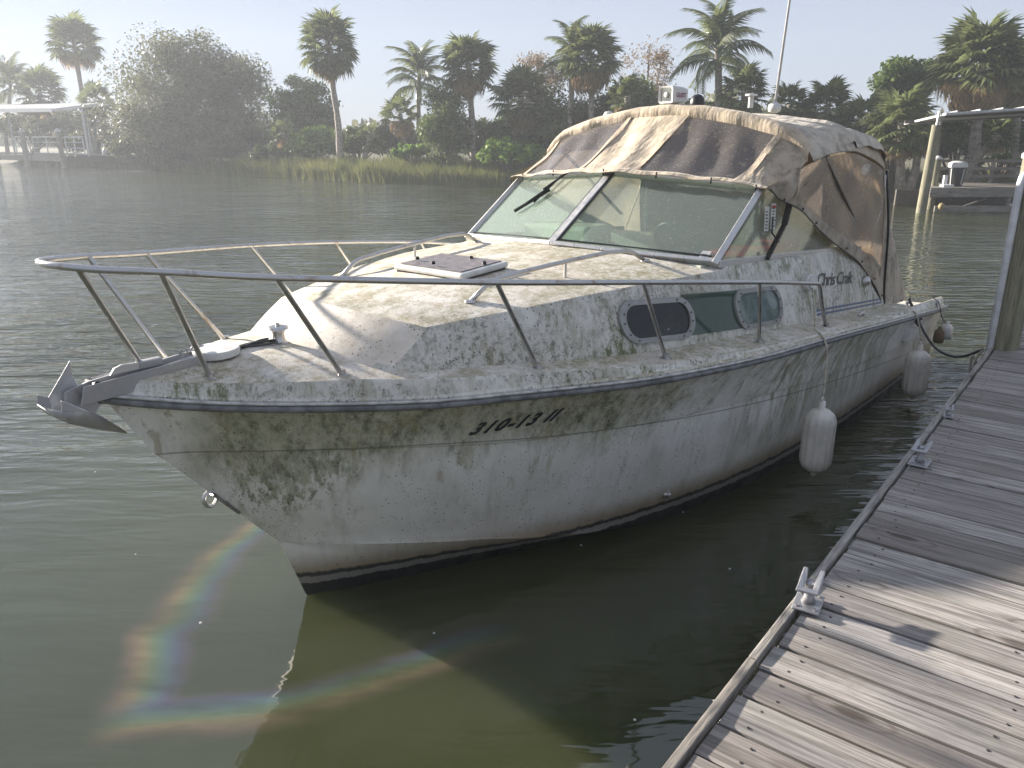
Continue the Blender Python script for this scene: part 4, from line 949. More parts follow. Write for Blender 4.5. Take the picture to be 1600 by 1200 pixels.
for x, y, z in ((14.05, 27.0, 1.62), (18.4, 26.0, 1.5)):
    o = MB().tube([RP(x, y, -.6), RP(x, y, z)], .125, 12).build('pile', M['pile'], rd, smooth=40)
    MB().lathe([(.135, 0), (.135, .05), (.04, .11), (0, .11)], 12, RP(x, y, z)).build('pile_cap', M['pvc'], o, smooth=40)
MB().box(RP(16.0, 26.0, .19), RP(16.09, 26.08, .47)).build('brace', M['beam'], rd)
MB().bar(RP(16.1, 26.1, .2), RP(17.6, 26.1, .46), .05, .07).build('brace', M['pvc'], rd)
MB().bar(RP(14.2, 27.5, .05), RP(15.2, 27.5, -.1), .05, .05).build('brace', M['beam'], rd)
MB().bar(RP(14.9, 27.2, -.05), RP(16, 27.2, .34), .04, .05).build('brace', M['beam'], rd)
MB().box(RP(13.6, 28.6, -.2), RP(18.2, 28.7, .55)).build('back_beam', M['dark'], rd)
# rail bench behind
for z in (1.0, 1.26, 1.52): MB().box(RP(14.9 - (z > 1.3)*.25, 28.75, z - .05), RP(19, 28.80, z + .05)).build('rail_board', M['beam'], rd, bevel=.008)
for x in (15.0, 16.95, 18.9): MB().box(RP(x, 28.81, .7), RP(x + .10, 28.9, 1.56)).build('rail_post', M['beam'], rd)
rf = MB(); 
v = [RP(13.15, 25.2, 3.02), RP(19.2, 25.0, 3.40), RP(19.2, 29.0, 3.12), RP(13.9, 29.4, 2.80)]
o = mk('roof_sheet', v, [(0, 1, 2, 3)], M['roof'], rd, solid=.07)
for k in range(9):
    f = (k + .5)/9; a = Vector(v[0]).lerp(Vector(v[1]), f); b = Vector(v[3]).lerp(Vector(v[2]), f); MB().bar(a + Vector((0, 0, .02)), b + Vector((0, 0, .02)), .04, .05).build('roof_rib', M['roof'], rd)
for y, dz_ in ((25.7, 0), (28.3, -.13)): MB().bar(RP(13.4, y, 2.93 + dz_), RP(19.0, y, 3.22 + dz_), .06, .10).build('rafter', M['dark'], rd)
# slatted black bin with pale lid
bx = (14.75, 27.0); bn = empty('storage_bin', (bx[0], bx[1], .76), 0, label='black slatted bin with a pale moulded lid standing on the right far dock', cat='bin')
MB().lathe([(.20, 0), (.24, .35), (.255, .62), (.0, .62)], 10).build('tub', M['black'], bn, smooth=40)
for k in range(8): 
    a = 2*math.pi*k/8 - 1.2; MB().bar((.215*math.cos(a), .215*math.sin(a), .06), (.262*math.cos(a), .262*math.sin(a), .56), .025, .02).build('slat', M['pvc'] if k % 3 == 0 else M['black'], bn)
MB().lathe([(.28, .60), (.30, .66), (.28, .74), (.18, .80), (0, .81)], 14).build('lid', M['pvc'], bn, smooth=40)
tag(MB().box((14.0, 26.3, .76), (14.35, 26.55, .84)).build('white_tray', M['pvc'], None, bevel=.02), 'small white tray on the left corner of the right far dock', 'tray')
tag(MB().box((14.2, 26.7, .76), (14.33, 26.85, 1.12)).build('power_box', M['pvc'], None, bevel=.02), 'pale narrow utility box beside the black slatted bin on the far dock', 'box')
q = W(1454, 330, z=.02); tag(MB().lathe([(0, -.07), (.08, -.04), (.10, .03), (.08, .11), (.02, .15), (0, .15)], 14, (13.75, 25.75, .16)).build('orange_buoy', simple('yellow_buoy', (.26, .19, .08), .6), None, smooth=True), 'weathered yellow buoy hanging beside the right far dock post', 'buoy')

# ------------------------------------------------------------------ covered boat dock, far left
ld = empty('boat_lift_dock', (-42, 70, 0), 0, label='pale covered boat dock with white railings on the far bank at left', cat='dock')
def LPt(u, v, Y): q = W(u, v, Y=Y); return Vector((q.x + 42, q.y - 70, q.z))
def LB(x0, x1, y0, y1, z0, z1, nm, mt, **k): return MB().box((x0+42, y0-70, z0), (x1+42, y1-70, z1)).build(nm, M[mt], ld, **k)
xa, xb = -52.0, -33.2
yy = lambda x: 64.5 - (x + 35)*.62
def seg(xa, xb, z0, z1, off, nm, mt, wd=.25):
    a, b = (xa+42, yy(xa)+off-70, (z0+z1)/2), (xb+42, yy(xb)+off-70, (z0+z1)/2); return MB().bar(a, b, wd, z1-z0).build(nm, M[mt], ld)
cuts = [-52, -46, -43.6, -40.1, -39.3, -35.3]
for a, b in zip(cuts, cuts[1:]): seg(a + .08, b - .08, .5, .95, 0, 'fascia_beam', 'beam')
for k in range(9): seg(-52, -29.5, .98, 1.03, .3 + k*.42, 'deck_board', 'beam', .38)
seg(-35, -29, .45, .95, 1.5, 'fascia_beam', 'dark')
for x in (-43.9, -39.9, -35.4): 
    pl = MB().tube([(x+42, yy(x)-.25-70, -1), (x+41.98, yy(x)-.25-70, 2.75)], .2, 10).build('pile', M['beam'], ld, smooth=40)
    MB().lathe([(.24, 0), (.24, .12), (.1, .25), (0, .26)], 10, (x+41.98, yy(x)-.25-70, 2.72)).build('pile_cap', M['pvc'], pl, smooth=40)
for x, o_ in ((-42.3, .8), (-35.6, 4.6), (-33.2, .9), (-49, .8)):
    y = yy(x)+o_-70; MB().tube([(x+42, y, .9), (x+42, y, 4.4)], .085, 8).build('roof_post', M['pvc'], ld, smooth=40)
for x in (-48, -45, -41.5, -40.5, -38, -36.8): MB().tube([(x+42, yy(x)+.4-70, -1), (x+42, yy(x)+.4-70, .9)], .13, 8).build('pile', M['beam'], ld, smooth=40)
for a, b in ((-41.7, -39.9), (-39.4, -36.0), (-35.4, -33.3)):
    for z in (1.1, 1.5, 1.95, 2.35): seg(a, b, z - (.05 if z > 2.3 else .03), z + (.05 if z > 2.3 else .03), .5, 'railing_bar', 'pvc', .08)
    n_ = 2
    for k in range(n_ + 1):
        x = a + (b-a)*k/n_; MB().tube([(x+42, yy(x)+.5-70, 1.0), (x+42, yy(x)+.5-70, 2.36)], .045, 6).build('railing_post', M['pvc'], ld)
v = [(-60+42, yy(-60)-.9-70, 4.75), (-35.1+42, yy(-35.1)-.9-70, 4.35), (-31.2+42, yy(-31.2)+3.2-70, 4.95), (-56+42, yy(-56)+6-70, 5.4)]
mk('roof_sheet', v, [(0, 1, 2, 3)], M['roof'], ld, solid=.08)
MB().bar(Vector(v[0]) + Vector((0, -.06, -.05)), Vector(v[1]) + Vector((0, -.06, -.05)), .08, .28).build('roof_fascia', M['pvc'], ld)
MB().bar(Vector(v[1]) + Vector((.06, -.02, -.05)), Vector(v[2]) + Vector((.06, 0, -.05)), .08, .22).build('roof_fascia', M['alu'], ld)
tag(MB().lathe([(.16, 0), (.18, .5), (.1, .8), (0, .85)], 10, (-30.6, 61.6, 1.05)).build('white_bollard', M['pvc'], None, smooth=40), 'short white bollard on the walkway right of the left far dock', 'bollard')

# ------------------------------------------------------------------ vegetation
def leaf_mesh(name, C_, Nrm, size, mat, tone, aspect=.55):
    """rhombic leaves at points C_ with random axes"""
    n = len(C_); a = rng.normal(size=(n, 3)); a /= np.linalg.norm(a, axis=1)[:, None]
    u = np.cross(a, Nrm); u /= np.linalg.norm(u, axis=1)[:, None] + 1e-9; w_ = np.cross(Nrm, u)
    sz = size * rng.uniform(.6, 1.35, n)[:, None]
    v = np.stack([C_ - u*sz, C_ - w_*sz*aspect, C_ + u*sz, C_ + w_*sz*aspect], 1).reshape(-1, 3)
    me = bpy.data.meshes.new(name); me.vertices.add(4*n); me.vertices.foreach_set('co', v.astype(np.float32).ravel())
    me.loops.add(4*n); me.loops.foreach_set('vertex_index', np.arange(4*n, dtype=np.int32)); me.polygons.add(n)
    me.polygons.foreach_set('loop_start', np.arange(0, 4*n, 4, dtype=np.int32)); 
    me.update(); me.validate()
    at_ = me.attributes.new('tone', 'FLOAT', 'FACE'); at_.data.foreach_set('value', np.clip(tone, 0, 1).astype(np.float32))
    me.materials.append(mat); return me
def broad_tree(name, base, cz, rx, ry, rz, nleaf, size, mat, label, cat, trunk=True, blobs=26, seed=0, twig=False, group=None, dens=1., low=False):
    """base (x,y,z); crown centre at height cz over base, radii rx ry rz"""
    r_ = np.random.default_rng(seed + 11)
    e = empty(name, base, 0, label=label, cat=cat, group=group)
    bc = r_.normal(size=(blobs, 3)); bc /= np.linalg.norm(bc, axis=1)[:, None]; bc *= (r_.uniform(.25, .9, blobs)**.7)[:, None]
    if low: bc[:, 2] = np.abs(bc[:, 2])*1.1 - .35
    bc = bc * np.array([rx, ry, rz]); br_ = r_.uniform(.20, .40, blobs) * min(rx, rz) * 1.05
    k = r_.integers(0, blobs, nleaf); d = r_.normal(size=(nleaf, 3)); d /= np.linalg.norm(d, axis=1)[:, None]
    rad = br_[k] * (r_.uniform(.35, 1.12, nleaf) if not twig else r_.uniform(.1, 1.5, nleaf))
    pts = bc[k] + d * rad[:, None] * np.array([1, 1, .8]); pts[:, 2] += cz
    nr_ = d*.7 + r_.normal(size=d.shape)*.6 + np.array([0, 0, .3]); nr_ /= np.linalg.norm(nr_, axis=1)[:, None]
    bt = r_.uniform(0, 1, blobs); tone = .15 + .55*bt[k] + .3*r_.uniform(0, 1, nleaf)
    keep = pts[:, 2] > -.1; 
    me = leaf_mesh('crown', pts[keep], nr_[keep], size, mat, tone[keep])
    o = bpy.data.objects.new('crown', me); COL.objects.link(o); o.parent = e
    if trunk:
        mb = MB(); nst = 1 if rx < 2 else 3
        tops = bc[r_.permutation(blobs)[:14]]
        hub = [Vector((r_.uniform(-.25, .25)*rx*(nst > 1), 0, 0)) for _ in range(nst)]
        for i, t in enumerate(tops):
            h0 = hub[i % nst]; t = Vector(t) + Vector((0, 0, cz)); mid = h0.lerp(t, .45) + Vector((0, 0, .15*cz))
            mb.tube(smooth_path([h0, mid, t], 4), [ .045*rx**.5*(1 - .85*j/8) + .008 for j in range(9)], 5)
            if twig or True:
                for _ in range(3 if not twig else 7):
                    q = mid.lerp(t, r_.uniform(.2, 1)); dd = Vector(r_.normal(size=3)); mb.tube([q, q + dd*.22*rx*(.6 if not twig else .5)], [.014, .004], 4)
        mb.build('trunk', M['bark2'], e, smooth=True)
    return e
# palm fronds: a few shared meshes
def fan_frond(k, dry=False):
    r_ = random.Random(k); v, f = [], []; mb = MB()
    L_ = .50; pts = [Vector((t*L_, 0, .06*math.sin(t*2.6))) for t in np.linspace(0, 1, 5)]
    mb.tube(pts, [.012, .010, .009, .008, .007], 4); c = pts[-1]; n_ = 22
    for i in range(n_):
        a = R(-128 + 256*i/(n_-1)); ln = .50*(1 - .25*abs(a)/2.3)*r_.uniform(.88, 1.1); d = Vector((math.cos(a), math.sin(a), 0)); s = Vector((-d.y, d.x, 0))
        dr = (.55 if dry else .22)*r_.uniform(.6, 1.4); w_ = .032
        p0, p1, p2 = c, c + d*ln*.55 + Vector((0, 0, -.03 + .07*abs(math.cos(a))*.3)), c + d*ln*(.97 - dr*.3) + Vector((0, 0, -dr*ln - .02))
        up_ = Vector((0, 0, .012 if i % 2 else -.012))
        m_ = len(mb.v); mb.v += [tuple(p0), tuple(p1 - s*w_ + up_), tuple(p1 + s*w_ - up_), tuple(p2)]; mb.f += [(m_, m_+1, m_+2), (m_+1, m_+3, m_+2)]
    me = bpy.data.meshes.new('frond'); me.from_pydata(mb.v, [], mb.f); me.materials.append(M['frond_dry' if dry else 'frond'])
    at_ = me.attributes.new('tone', 'FLOAT', 'FACE'); at_.data.foreach_set('value', [r_.random() for _ in me.polygons]); return me
def feather_frond(k):
    r_ = random.Random(k); mb = MB(); N_ = 9
    pts = [Vector((t*.95, .03*math.sin(t*3 + k), .30*math.sin(t*1.9) - .42*t**2.2)) for t in np.linspace(0, 1, N_)]; mb.tube(pts, [.014*(1 - .8*i/N_) for i in range(N_)], 4)
    P_ = smooth_path(pts, 6)
    for i, p in enumerate(P_):
        if i < 6: continue
        t = i/len(P_); d = (P_[min(i+1, len(P_)-1)] - P_[i-1]).normalized(); ln = .27*math.sin(min(1, t*1.1+.12)*math.pi*.92)**.6 + .03
        for sd in (1, -1):
            s = Vector((0, sd, 0)); q1 = p + (s*.8 + d*.35)*ln*.5 + Vector((0, 0, .01)); q2 = p + (s*.75 + d*.55)*ln*r_.uniform(.8, 1.05) + Vector((0, 0, -ln*r_.uniform(.35, .8)))
            m_ = len(mb.v); wv_ = d*.014; mb.v += [tuple(p), tuple(q1 - wv_), tuple(q1 + wv_), tuple(q2)]; mb.f += [(m_, m_+1, m_+2), (m_+1, m_+3, m_+2)]
    me = bpy.data.meshes.new('frond'); me.from_pydata(mb.v, [], mb.f); me.materials.append(M['frond'])
    at_ = me.attributes.new('tone', 'FLOAT', 'FACE'); at_.data.foreach_set('value', [r_.random() for _ in me.polygons]); return me
FAN = [fan_frond(k) for k in range(5)]; DRY = [fan_frond(k + 20, True) for k in range(3)]; FEA = [feather_frond(k) for k in range(5)]
def palm(base, crown, rad, label, kind='fan', nfr=46, trunk_r=.17, seed=0, dry=.18, down=-1.1, name=None, trunk=True, squash=1.0, group='palms on the far bank'):
    """base and crown are world points; rad the crown radius"""
    r_ = random.Random(seed); base = Vector(base); crown = Vector(crown)
    e = empty(name or ('cabbage_palm' if kind == 'fan' else 'coconut_palm'), base, 0, label=label, cat='palm tree', group=group)
    c = crown - base
    if trunk:
        pts = [Vector((0, 0, -.1)), Vector((c.x*.25 + .1*math.sin(seed), c.y*.25, c.z*.35)), Vector((c.x*.65, c.y*.65, c.z*.7)), c]
        pts = smooth_path(pts, 6); n_ = len(pts)
        MB().tube(pts, [trunk_r*(1.25 - .45*min(1, i/n_*2.5) + .05*math.sin(i*2.1)) for i in range(n_)], 10).build('trunk', M['bark'], e, smooth=True)
    nfr = int(nfr*1.05)
    for i in range(nfr):
        f = (i + .5)/nfr; az = i*2.39996 + r_.uniform(-.25, .25)
        if kind == 'fan': el = math.asin(max(-1, min(1, .98 - f*(1 - math.sin(down))))); 
        else: el = R(78) - f*R(112)
        isdry = kind == 'fan' and f > 1 - dry
        me = (DRY if isdry else FAN)[i % 3] if kind == 'fan' else FEA[i % 5]
        if kind == 'fan' and not isdry: me = FAN[i % 5]
        o = bpy.data.objects.new('frond', me); COL.objects.link(o); o.parent = e
        sc = rad * r_.uniform(.84, 1.08) * (1.0 if not isdry else .8)
        o.location = c + Vector((0, 0, -.35*rad*f*squash + .05*rad)); o.scale = (sc, sc*r_.uniform(.85, 1.1), sc)
        o.rotation_euler = (r_.uniform(-.5, .5), -el, az)
    return e
def PV(ub, Yb, ground=.5): q = W(ub, 260, Y=Yb); return Vector((q.x, Yb, ground))
def px(n_, Y): return n_*Y/1230.*1.02
# individual palms: (trunk base u, depth, crown u, crown v, radius px, ...)
palm(PV(146, 72), W(115, 66, Y=72), px(44, 72), 'tall slender cabbage palm with a round head behind the left covered dock', seed=1, nfr=50, down=-.75, trunk_r=.24)
palm(PV(532, 47), W(513, 68, Y=47), px(52, 47), 'tallest cabbage palm left of the boat, with a shaggy round head and leaning bare trunk', seed=2, nfr=64, down=-1.35, dry=.14, trunk_r=.20)
palm(PV(741, 43), W(732, 100, Y=43), px(50, 43), 'cabbage palm with a grey trunk rising above the windscreen, brown seed stalks in its head', seed=3, nfr=60, down=-1.3, dry=.22, trunk_r=.19)
palm(PV(928, 39), W(922, 88, Y=39), px(56, 39), 'dense cabbage palm behind the front of the canopy with ragged dry fronds', seed=4, nfr=64, down=-1.2, dry=.3, trunk_r=.17)
palm(PV(893, 40), W(893, 78, Y=40), px(48, 40), 'spiky young feather palm poking out left of the dense cabbage palm', 'feather', nfr=12, seed=5)
palm(PV(1124, 37), W(1122, 74, Y=37), px(76, 37), 'coconut palm with long arching fronds above the canopy roof', 'feather', nfr=21, seed=6, trunk_r=.2)
palm(PV(652, 50), W(655, 118, Y=50), px(56, 50), 'coconut palm with drooping grey fronds left of the grey-trunked cabbage palm', 'feather', nfr=19, seed=7)
palm(PV(633, 48), W(625, 178, Y=48), px(36, 48), 'small drooping palm below the grey coconut palm', nfr=30, seed=8, dry=.4, down=-1.3)
palm(PV(815, 42), W(815, 152, Y=42), px(54, 42), 'wide dark fan palm low behind the bright shrub by the windscreen', nfr=54, seed=9, dry=.25, down=-1.2)
palm(PV(1524, 32), W(1532, 98, Y=32), px(80, 32), 'large cabbage palm with bleached lower fronds above the right far dock', nfr=80, seed=10, dry=.34, down=-1.25, trunk_r=.24)
palm(PV(1590, 34), W(1592, 110, Y=34), px(60, 34), 'dark palm at the right edge behind the large bleached palm', nfr=50, seed=11, dry=.2)
palm(PV(1412, 31), W(1408, 192, Y=31), px(62, 31), 'broad low fan palm between the canopy and the right far dock', nfr=50, seed=12, dry=.12, down=-1.0)
palm(PV(1350, 33), W(1352, 190, Y=33), px(50, 33), 'low fan palm behind the rear of the canopy', nfr=40, seed=13, dry=.2)
palm(PV(1165, 35), W(1163, 142, Y=35), px(46, 35), 'fan palm under the coconut palm behind the roof vent', nfr=40, seed=14, dry=.1)
palm(PV(1290, 35), W(1292, 166, Y=35), px(48, 35), 'bushy fan palm right of the whip antenna', nfr=44, seed=15, dry=.25)
palm(PV(1232, 36), W(1234, 162, Y=36), px(38, 36), 'smaller fan palm directly behind the whip antenna', nfr=36, seed=16, dry=.1)
palm(PV(15, 76), W(16, 130, Y=76), px(44, 76), 'hazy coconut palm at the left edge of the photo', 'feather', nfr=18, seed=17)
palm(PV(62, 74), W(62, 142, Y=74), px(42, 74), 'hazy rounded palm between the left edge coconut palm and the tall slender palm', nfr=40, seed=18)
palm(PV(150, 68), W(150, 158, Y=68), px(34, 68), 'low hazy palm at the foot of the big grey tree at left', nfr=32, seed=19)
palm(PV(1500, 31), W(1560, 210, Y=30.6), px(34, 30), 'young palm with yellow-green fronds beside the far dock roof', nfr=26, seed=20, dry=.2)
palm(PV(1425, 31), W(1440, 225, Y=30.4), px(22, 30), 'small palmetto with one yellow frond left of the far dock posts', nfr=16, seed=21, dry=.3)
palm(PV(470, 50), W(440, 205, Y=50), px(26, 50), 'small palmetto between the big grey tree and the tallest palm', nfr=22, seed=22)
palm(PV(570, 47), W(578, 215, Y=47), px(26, 47), 'small palmetto right of the tallest palm trunk', nfr=22, seed=23)
palm(PV(985, 37), W(980, 150, Y=37), px(36, 37), 'shaded fan palm just left of the roof spotlight', nfr=30, seed=24)
# individual broadleaf trees and shrubs: u, v of crown centre, depth, half width px, half height px
def bt(name, u, v, Y, hw, hh, nl, size, mat, label, cat='tree', **k):
    c = W(u, v, Y=Y); g = .35 if Y < 60 else .6; return broad_tree(name, (c.x, Y, g), c.z - g, px(hw, Y), px(hw, Y)*.7, px(hh, Y), nl, size, M[mat], label, cat, **k)
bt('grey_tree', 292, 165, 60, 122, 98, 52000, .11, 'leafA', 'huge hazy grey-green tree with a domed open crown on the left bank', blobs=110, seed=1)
bt('broadleaf_tree', 468, 175, 54, 50, 56, 12000, .12, 'leafB', 'round-leaved tree between the huge grey tree and the tallest palm', blobs=40, seed=2)
bt('broadleaf_tree', 1412, 145, 36, 56, 46, 15000, .10, 'leafE', 'dark glossy broadleaf tree left of the large bleached palm', blobs=40, seed=3)
bt('bare_tree', 1012, 112, 42, 44, 46, 2600, .06, 'leafD', 'nearly bare twiggy tree between the dense palm and coconut palm', blobs=30, seed=4, twig=True)
bt('bare_tree', 832, 118, 48, 48, 36, 4200, .07, 'leafD', 'pale brown twiggy tree behind the low dark fan palm', blobs=30, seed=5, twig=True)
bt('leafy_tree', 695, 200, 42.5, 44, 58, 13000, .08, 'leafB', 'loose green leafy tree left of the grey-trunked palm', blobs=44, seed=6)
bt('leafy_tree', 905, 200, 41, 60, 60, 13000, .09, 'leafE', 'dark leafy tree mostly hidden behind the canopy front', blobs=44, seed=7)
bt('leafy_tree', 990, 175, 40, 60, 50, 11000, .09, 'leafE', 'shaded leafy tree behind the spotlight and canopy roof', blobs=44, seed=8)
bt('sea_grape_shrub', 492, 222, 50, 42, 32, 5200, .13, 'leafC', 'bright green shrub at the foot of the tallest palm, on its left', 'shrub', blobs=60, seed=9, low=True)
bt('sea_grape_shrub', 800, 238, 39.6, 56, 26, 6500, .11, 'leafC', 'bright sea grape shrub on the bank above the windscreen corner', 'shrub', blobs=70, seed=10, low=True)
bt('sea_grape_shrub', 642, 236, 43.6, 34, 17, 2600, .11, 'leafC', 'small bright shrub at the foot of the loose green tree', 'shrub', blobs=36, seed=11, low=True)
bt('bank_shrub', 560, 222, 48, 46, 30, 6500, .09, 'leafB', 'olive shrub right of the tallest palm trunk', 'shrub', blobs=26, seed=12, low=True)
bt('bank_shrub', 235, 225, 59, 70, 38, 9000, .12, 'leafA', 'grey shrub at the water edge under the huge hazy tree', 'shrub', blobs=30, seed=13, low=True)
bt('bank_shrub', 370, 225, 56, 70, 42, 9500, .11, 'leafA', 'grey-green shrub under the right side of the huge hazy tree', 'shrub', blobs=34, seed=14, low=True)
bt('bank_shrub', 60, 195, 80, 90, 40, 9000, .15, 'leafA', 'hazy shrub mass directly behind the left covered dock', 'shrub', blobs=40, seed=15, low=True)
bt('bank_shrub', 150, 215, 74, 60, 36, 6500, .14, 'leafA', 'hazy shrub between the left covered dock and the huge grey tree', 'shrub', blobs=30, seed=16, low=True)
bt('bank_shrub', 760, 215, 44, 70, 44, 11000, .09, 'leafE', 'dark shrub around the foot of the grey-trunked palm', 'shrub', blobs=36, seed=17, low=True)
bt('bank_shrub', 860, 225, 42, 60, 46, 9000, .09, 'leafE', 'dark shrub under the low dark fan palm', 'shrub', blobs=30, seed=18, low=True)
bt('bank_shrub', 1240, 205, 37, 110, 40, 12000, .09, 'leafE', 'dark shrub mass behind the canopy roof', 'shrub', blobs=46, seed=19, low=True)
bt('bank_shrub', 1390, 215, 34, 60, 46, 10000, .08, 'leafE', 'dark shrub behind the reeds right of the canopy', 'shrub', blobs=36, seed=20, low=True)
bt('bank_shrub', 1500, 215, 34, 70, 52, 12000, .08, 'leafE', 'dark shrub behind the right far dock', 'shrub', blobs=36, seed=21, low=True)
bt('bank_shrub', 1590, 200, 35, 60, 60, 11000, .08, 'leafE', 'dark shrub at the right edge behind the far dock railing', 'shrub', blobs=36, seed=22, low=True)
bt('bank_shrub', 1560, 250, 31.5, 60, 14, 3500, .06, 'leafC', 'low green shrub just behind the far dock railing', 'shrub', blobs=20, seed=23, low=True)
bt('bank_shrub', 1100, 190, 39, 80, 44, 9000, .09, 'leafE', 'dark shrub behind the middle of the canopy roof', 'shrub', blobs=36, seed=24, low=True)
bt('bank_shrub', 620, 215, 50, 50, 32, 6000, .09, 'leafA', 'grey olive shrub behind the small drooping palm', 'shrub', blobs=24, seed=25, low=True)
bt('bank_shrub', 430, 238, 51, 44, 24, 4500, .09, 'leafB', 'low green shrub on the bank right of the huge hazy tree', 'shrub', blobs=20, seed=26, low=True)
# distant tree line that reads as one mass
n_ = 26000; xs_ = rng.uniform(-150, 150, n_); ys_ = np.array([shore_y(x) for x in xs_]) + rng.uniform(34, 46, n_)
zt = 3.6 + 1.3*np.sin(xs_*.11) + .8*np.sin(xs_*.37 + 1) + .5*np.sin(xs_*1.1); zs_ = rng.uniform(0, 1, n_)**.8 * zt + .5
nr_ = rng.normal(size=(n_, 3)); nr_ /= np.linalg.norm(nr_, axis=1)[:, None]
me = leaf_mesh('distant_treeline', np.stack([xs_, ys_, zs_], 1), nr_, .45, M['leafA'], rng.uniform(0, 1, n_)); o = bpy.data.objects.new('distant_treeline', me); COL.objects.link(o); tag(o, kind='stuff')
# reeds and bank grass
def blades(name, n_, xr, depth, hfun, wd, mat, toneoff, off=-.4, dens=None):
    xs_ = rng.uniform(xr[0], xr[1], n_); dy = off + rng.uniform(0, 1, n_)**1.3 * depth
    clump = np.array([mnoise.noise((x*1.3, d*1.0, 3)) for x, d in zip(xs_, dy)])
    keep = rng.uniform(-.75, .6, n_) < clump; xs_, dy, clump = xs_[keep], dy[keep], clump[keep]; m_ = len(xs_)
    ys_ = np.array([shore_y(x) for x in xs_]) + dy; h = hfun(xs_) * rng.uniform(.55, 1.15, m_) * (1 + .5*clump)
    z0_ = np.where(dy < 0, -.05, np.minimum(.35, dy*.2)); ang = rng.uniform(0, 2*np.pi, m_); lean = rng.uniform(.05, .55, m_)*h
    dx, dyy = np.cos(ang)*lean, np.sin(ang)*lean; w_ = wd*rng.uniform(.6, 1.3, m_)
    B_ = np.stack([xs_, ys_, z0_], 1); wv_ = np.stack([w_, np.zeros(m_), np.zeros(m_)], 1)
    Mi = B_ + np.stack([dx*.3, dyy*.3, h*.6], 1); T_ = B_ + np.stack([dx, dyy, h], 1)
    v = np.stack([B_ - wv_, B_ + wv_, Mi + wv_*.8, Mi - wv_*.8, T_], 1).reshape(-1, 3)
    base_ = np.arange(m_)*5; f = [q for b_ in base_ for q in ((b_, b_+1, b_+2, b_+3), (b_+3, b_+2, b_+4))]
    me = bpy.data.meshes.new(name); me.from_pydata(v.tolist(), [], f); at_ = me.attributes.new('tone', 'FLOAT', 'FACE')
    tn = np.clip(rng.uniform(0, .7, m_) + toneoff(xs_), 0, 1); at_.data.foreach_set('value', np.repeat(tn, 2).astype(np.float32)); me.materials.append(M[mat])
    o = bpy.data.objects.new(name, me); COL.objects.link(o); tag(o, kind='stuff')
blades('reeds', 30000, (-18, 5), 2.6, lambda x: np.full_like(x, .95), .022, 'reed', lambda x: .3*np.exp(-((x+11.2)/1.0)**2) + .1)
blades('reeds', 15000, (5, 13.2), 2.2, lambda x: 1.0 + 0*x, .018, 'reed', lambda x: .12 + 0*x)
blades('marsh_grass', 14000, (12.2, 14.6), 2.4, lambda x: np.full_like(x, 1.15), .015, 'reed', lambda x: .15 + 0*x, off=-.8)
blades('bank_grass', 12000, (14.5, 24), 3.5, lambda x: np.full_like(x, .6), .018, 'reed', lambda x: 0*x, off=.4)
blades('bank_grass', 9000, (-45, -18), 2.5, lambda x: np.full_like(x, .6), .035, 'reed', lambda x: -.2 + 0*x)

# ------------------------------------------------------------------ oil sheen on the water: a thin-film sheet
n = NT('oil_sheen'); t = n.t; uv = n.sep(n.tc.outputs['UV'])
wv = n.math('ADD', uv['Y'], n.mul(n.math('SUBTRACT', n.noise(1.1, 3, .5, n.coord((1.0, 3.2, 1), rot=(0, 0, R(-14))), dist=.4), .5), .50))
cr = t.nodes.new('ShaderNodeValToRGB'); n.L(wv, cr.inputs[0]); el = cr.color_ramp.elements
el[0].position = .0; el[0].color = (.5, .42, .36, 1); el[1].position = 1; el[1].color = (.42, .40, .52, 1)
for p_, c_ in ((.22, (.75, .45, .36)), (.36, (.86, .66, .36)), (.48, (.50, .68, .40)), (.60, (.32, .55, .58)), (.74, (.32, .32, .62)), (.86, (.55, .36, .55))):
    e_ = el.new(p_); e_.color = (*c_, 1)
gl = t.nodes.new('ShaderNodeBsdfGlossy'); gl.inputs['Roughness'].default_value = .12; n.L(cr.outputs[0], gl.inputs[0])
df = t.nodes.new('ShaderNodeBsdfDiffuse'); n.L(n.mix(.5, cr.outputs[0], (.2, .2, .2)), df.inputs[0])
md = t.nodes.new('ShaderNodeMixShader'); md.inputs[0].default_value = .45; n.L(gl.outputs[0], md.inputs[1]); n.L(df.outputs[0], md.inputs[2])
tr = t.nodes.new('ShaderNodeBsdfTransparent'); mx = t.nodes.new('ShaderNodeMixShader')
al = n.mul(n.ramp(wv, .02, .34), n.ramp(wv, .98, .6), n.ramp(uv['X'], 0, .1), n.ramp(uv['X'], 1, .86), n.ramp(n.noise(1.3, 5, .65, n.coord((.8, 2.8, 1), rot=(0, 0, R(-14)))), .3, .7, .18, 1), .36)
n.L(al, mx.inputs[0]); n.L(tr.outputs[0], mx.inputs[1]); n.L(md.outputs[0], mx.inputs[2]); n.L(mx.outputs[0], n.out.inputs[0])
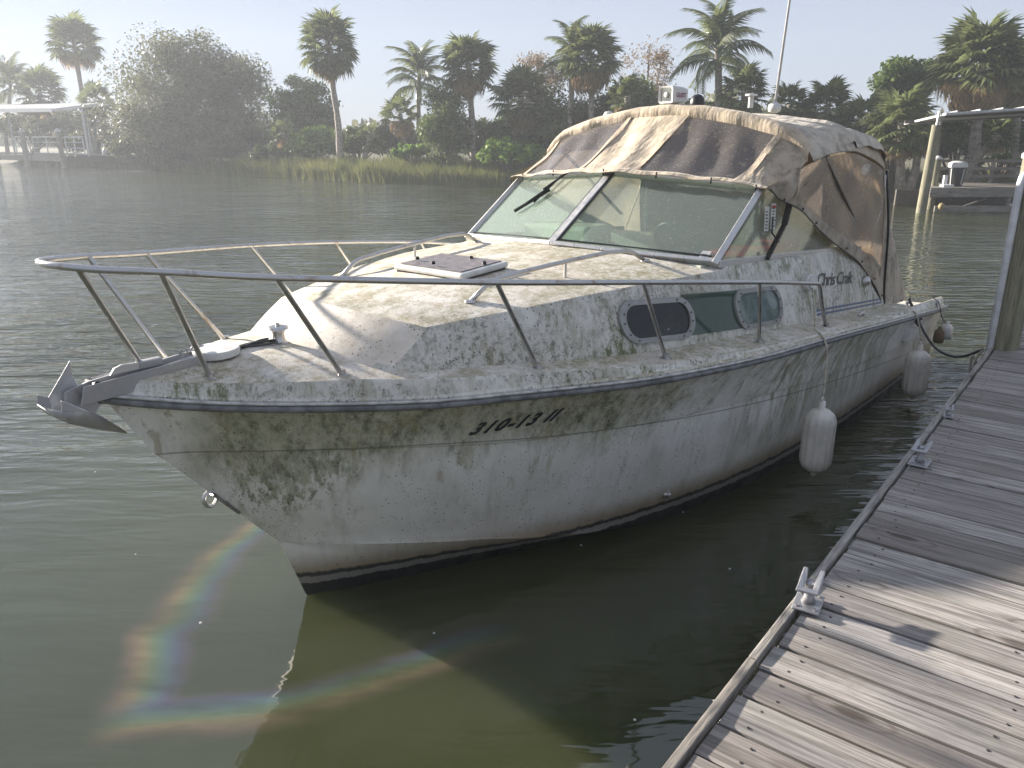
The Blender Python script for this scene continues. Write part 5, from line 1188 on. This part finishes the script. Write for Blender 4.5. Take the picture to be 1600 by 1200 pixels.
def ribbon(pts, wds, name, flip=1):
    pts = smooth_path([(x, y, .004) for x, y in pts], 8); N_ = len(pts); v, f, uvs = [], [], []
    K = 7
    for i, p in enumerate(pts):
        d = (pts[min(i+1, N_-1)] - pts[max(i-1, 0)]).normalized(); s = Vector((-d.y, d.x, 0)); w_ = float(np.interp(i/(N_-1), np.linspace(0, 1, len(wds)), wds))
        for j in range(K): f_ = j/(K-1); v.append(p + s*w_*(f_ - .5)*flip); uvs.append((i/(N_-1), f_))
    f = [(i*K+j, i*K+j+1, (i+1)*K+j+1, (i+1)*K+j) for i in range(N_-1) for j in range(K-1)]
    o = mk(name, v, f, n.m); ul = o.data.uv_layers.new(name='UVMap')
    for lp in o.data.loops: ul.data[lp.index].uv = uvs[lp.vertex_index]
    tag(o, kind='stuff'); return o
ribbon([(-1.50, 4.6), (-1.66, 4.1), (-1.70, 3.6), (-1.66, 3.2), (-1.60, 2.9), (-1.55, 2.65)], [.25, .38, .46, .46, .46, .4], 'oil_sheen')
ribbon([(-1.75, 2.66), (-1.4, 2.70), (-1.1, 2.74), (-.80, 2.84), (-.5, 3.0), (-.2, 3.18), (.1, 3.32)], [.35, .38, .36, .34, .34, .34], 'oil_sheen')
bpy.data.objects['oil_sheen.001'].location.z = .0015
# floating specks
mb = MB()
for _ in range(26):
    x, y = rng.uniform(-3.5, 1.6), rng.uniform(2.2, 7); r = rng.uniform(.003, .008)
    mb.lathe([(r, .001), (r*.6, .005), (0, .006)], 6, (x, y, 0))
o = mb.build('floating_debris', M['pvc'], None); tag(o, kind='stuff')

# ------------------------------------------------------------------ air
n = NT('haze'); n.t.nodes.remove(n.b); vp = n.t.nodes.new('ShaderNodeVolumePrincipled'); vp.inputs['Color'].default_value = (.70, .74, .80, 1)
vp.inputs['Density'].default_value = .0020; vp.inputs['Anisotropy'].default_value = .3; n.L(vp.outputs[0], n.out.inputs['Volume'])
hz_o = MB().box((-110, -8, -1.5), (70, 112, 15)).build('haze', n.m, None); tag(hz_o, kind='stuff')
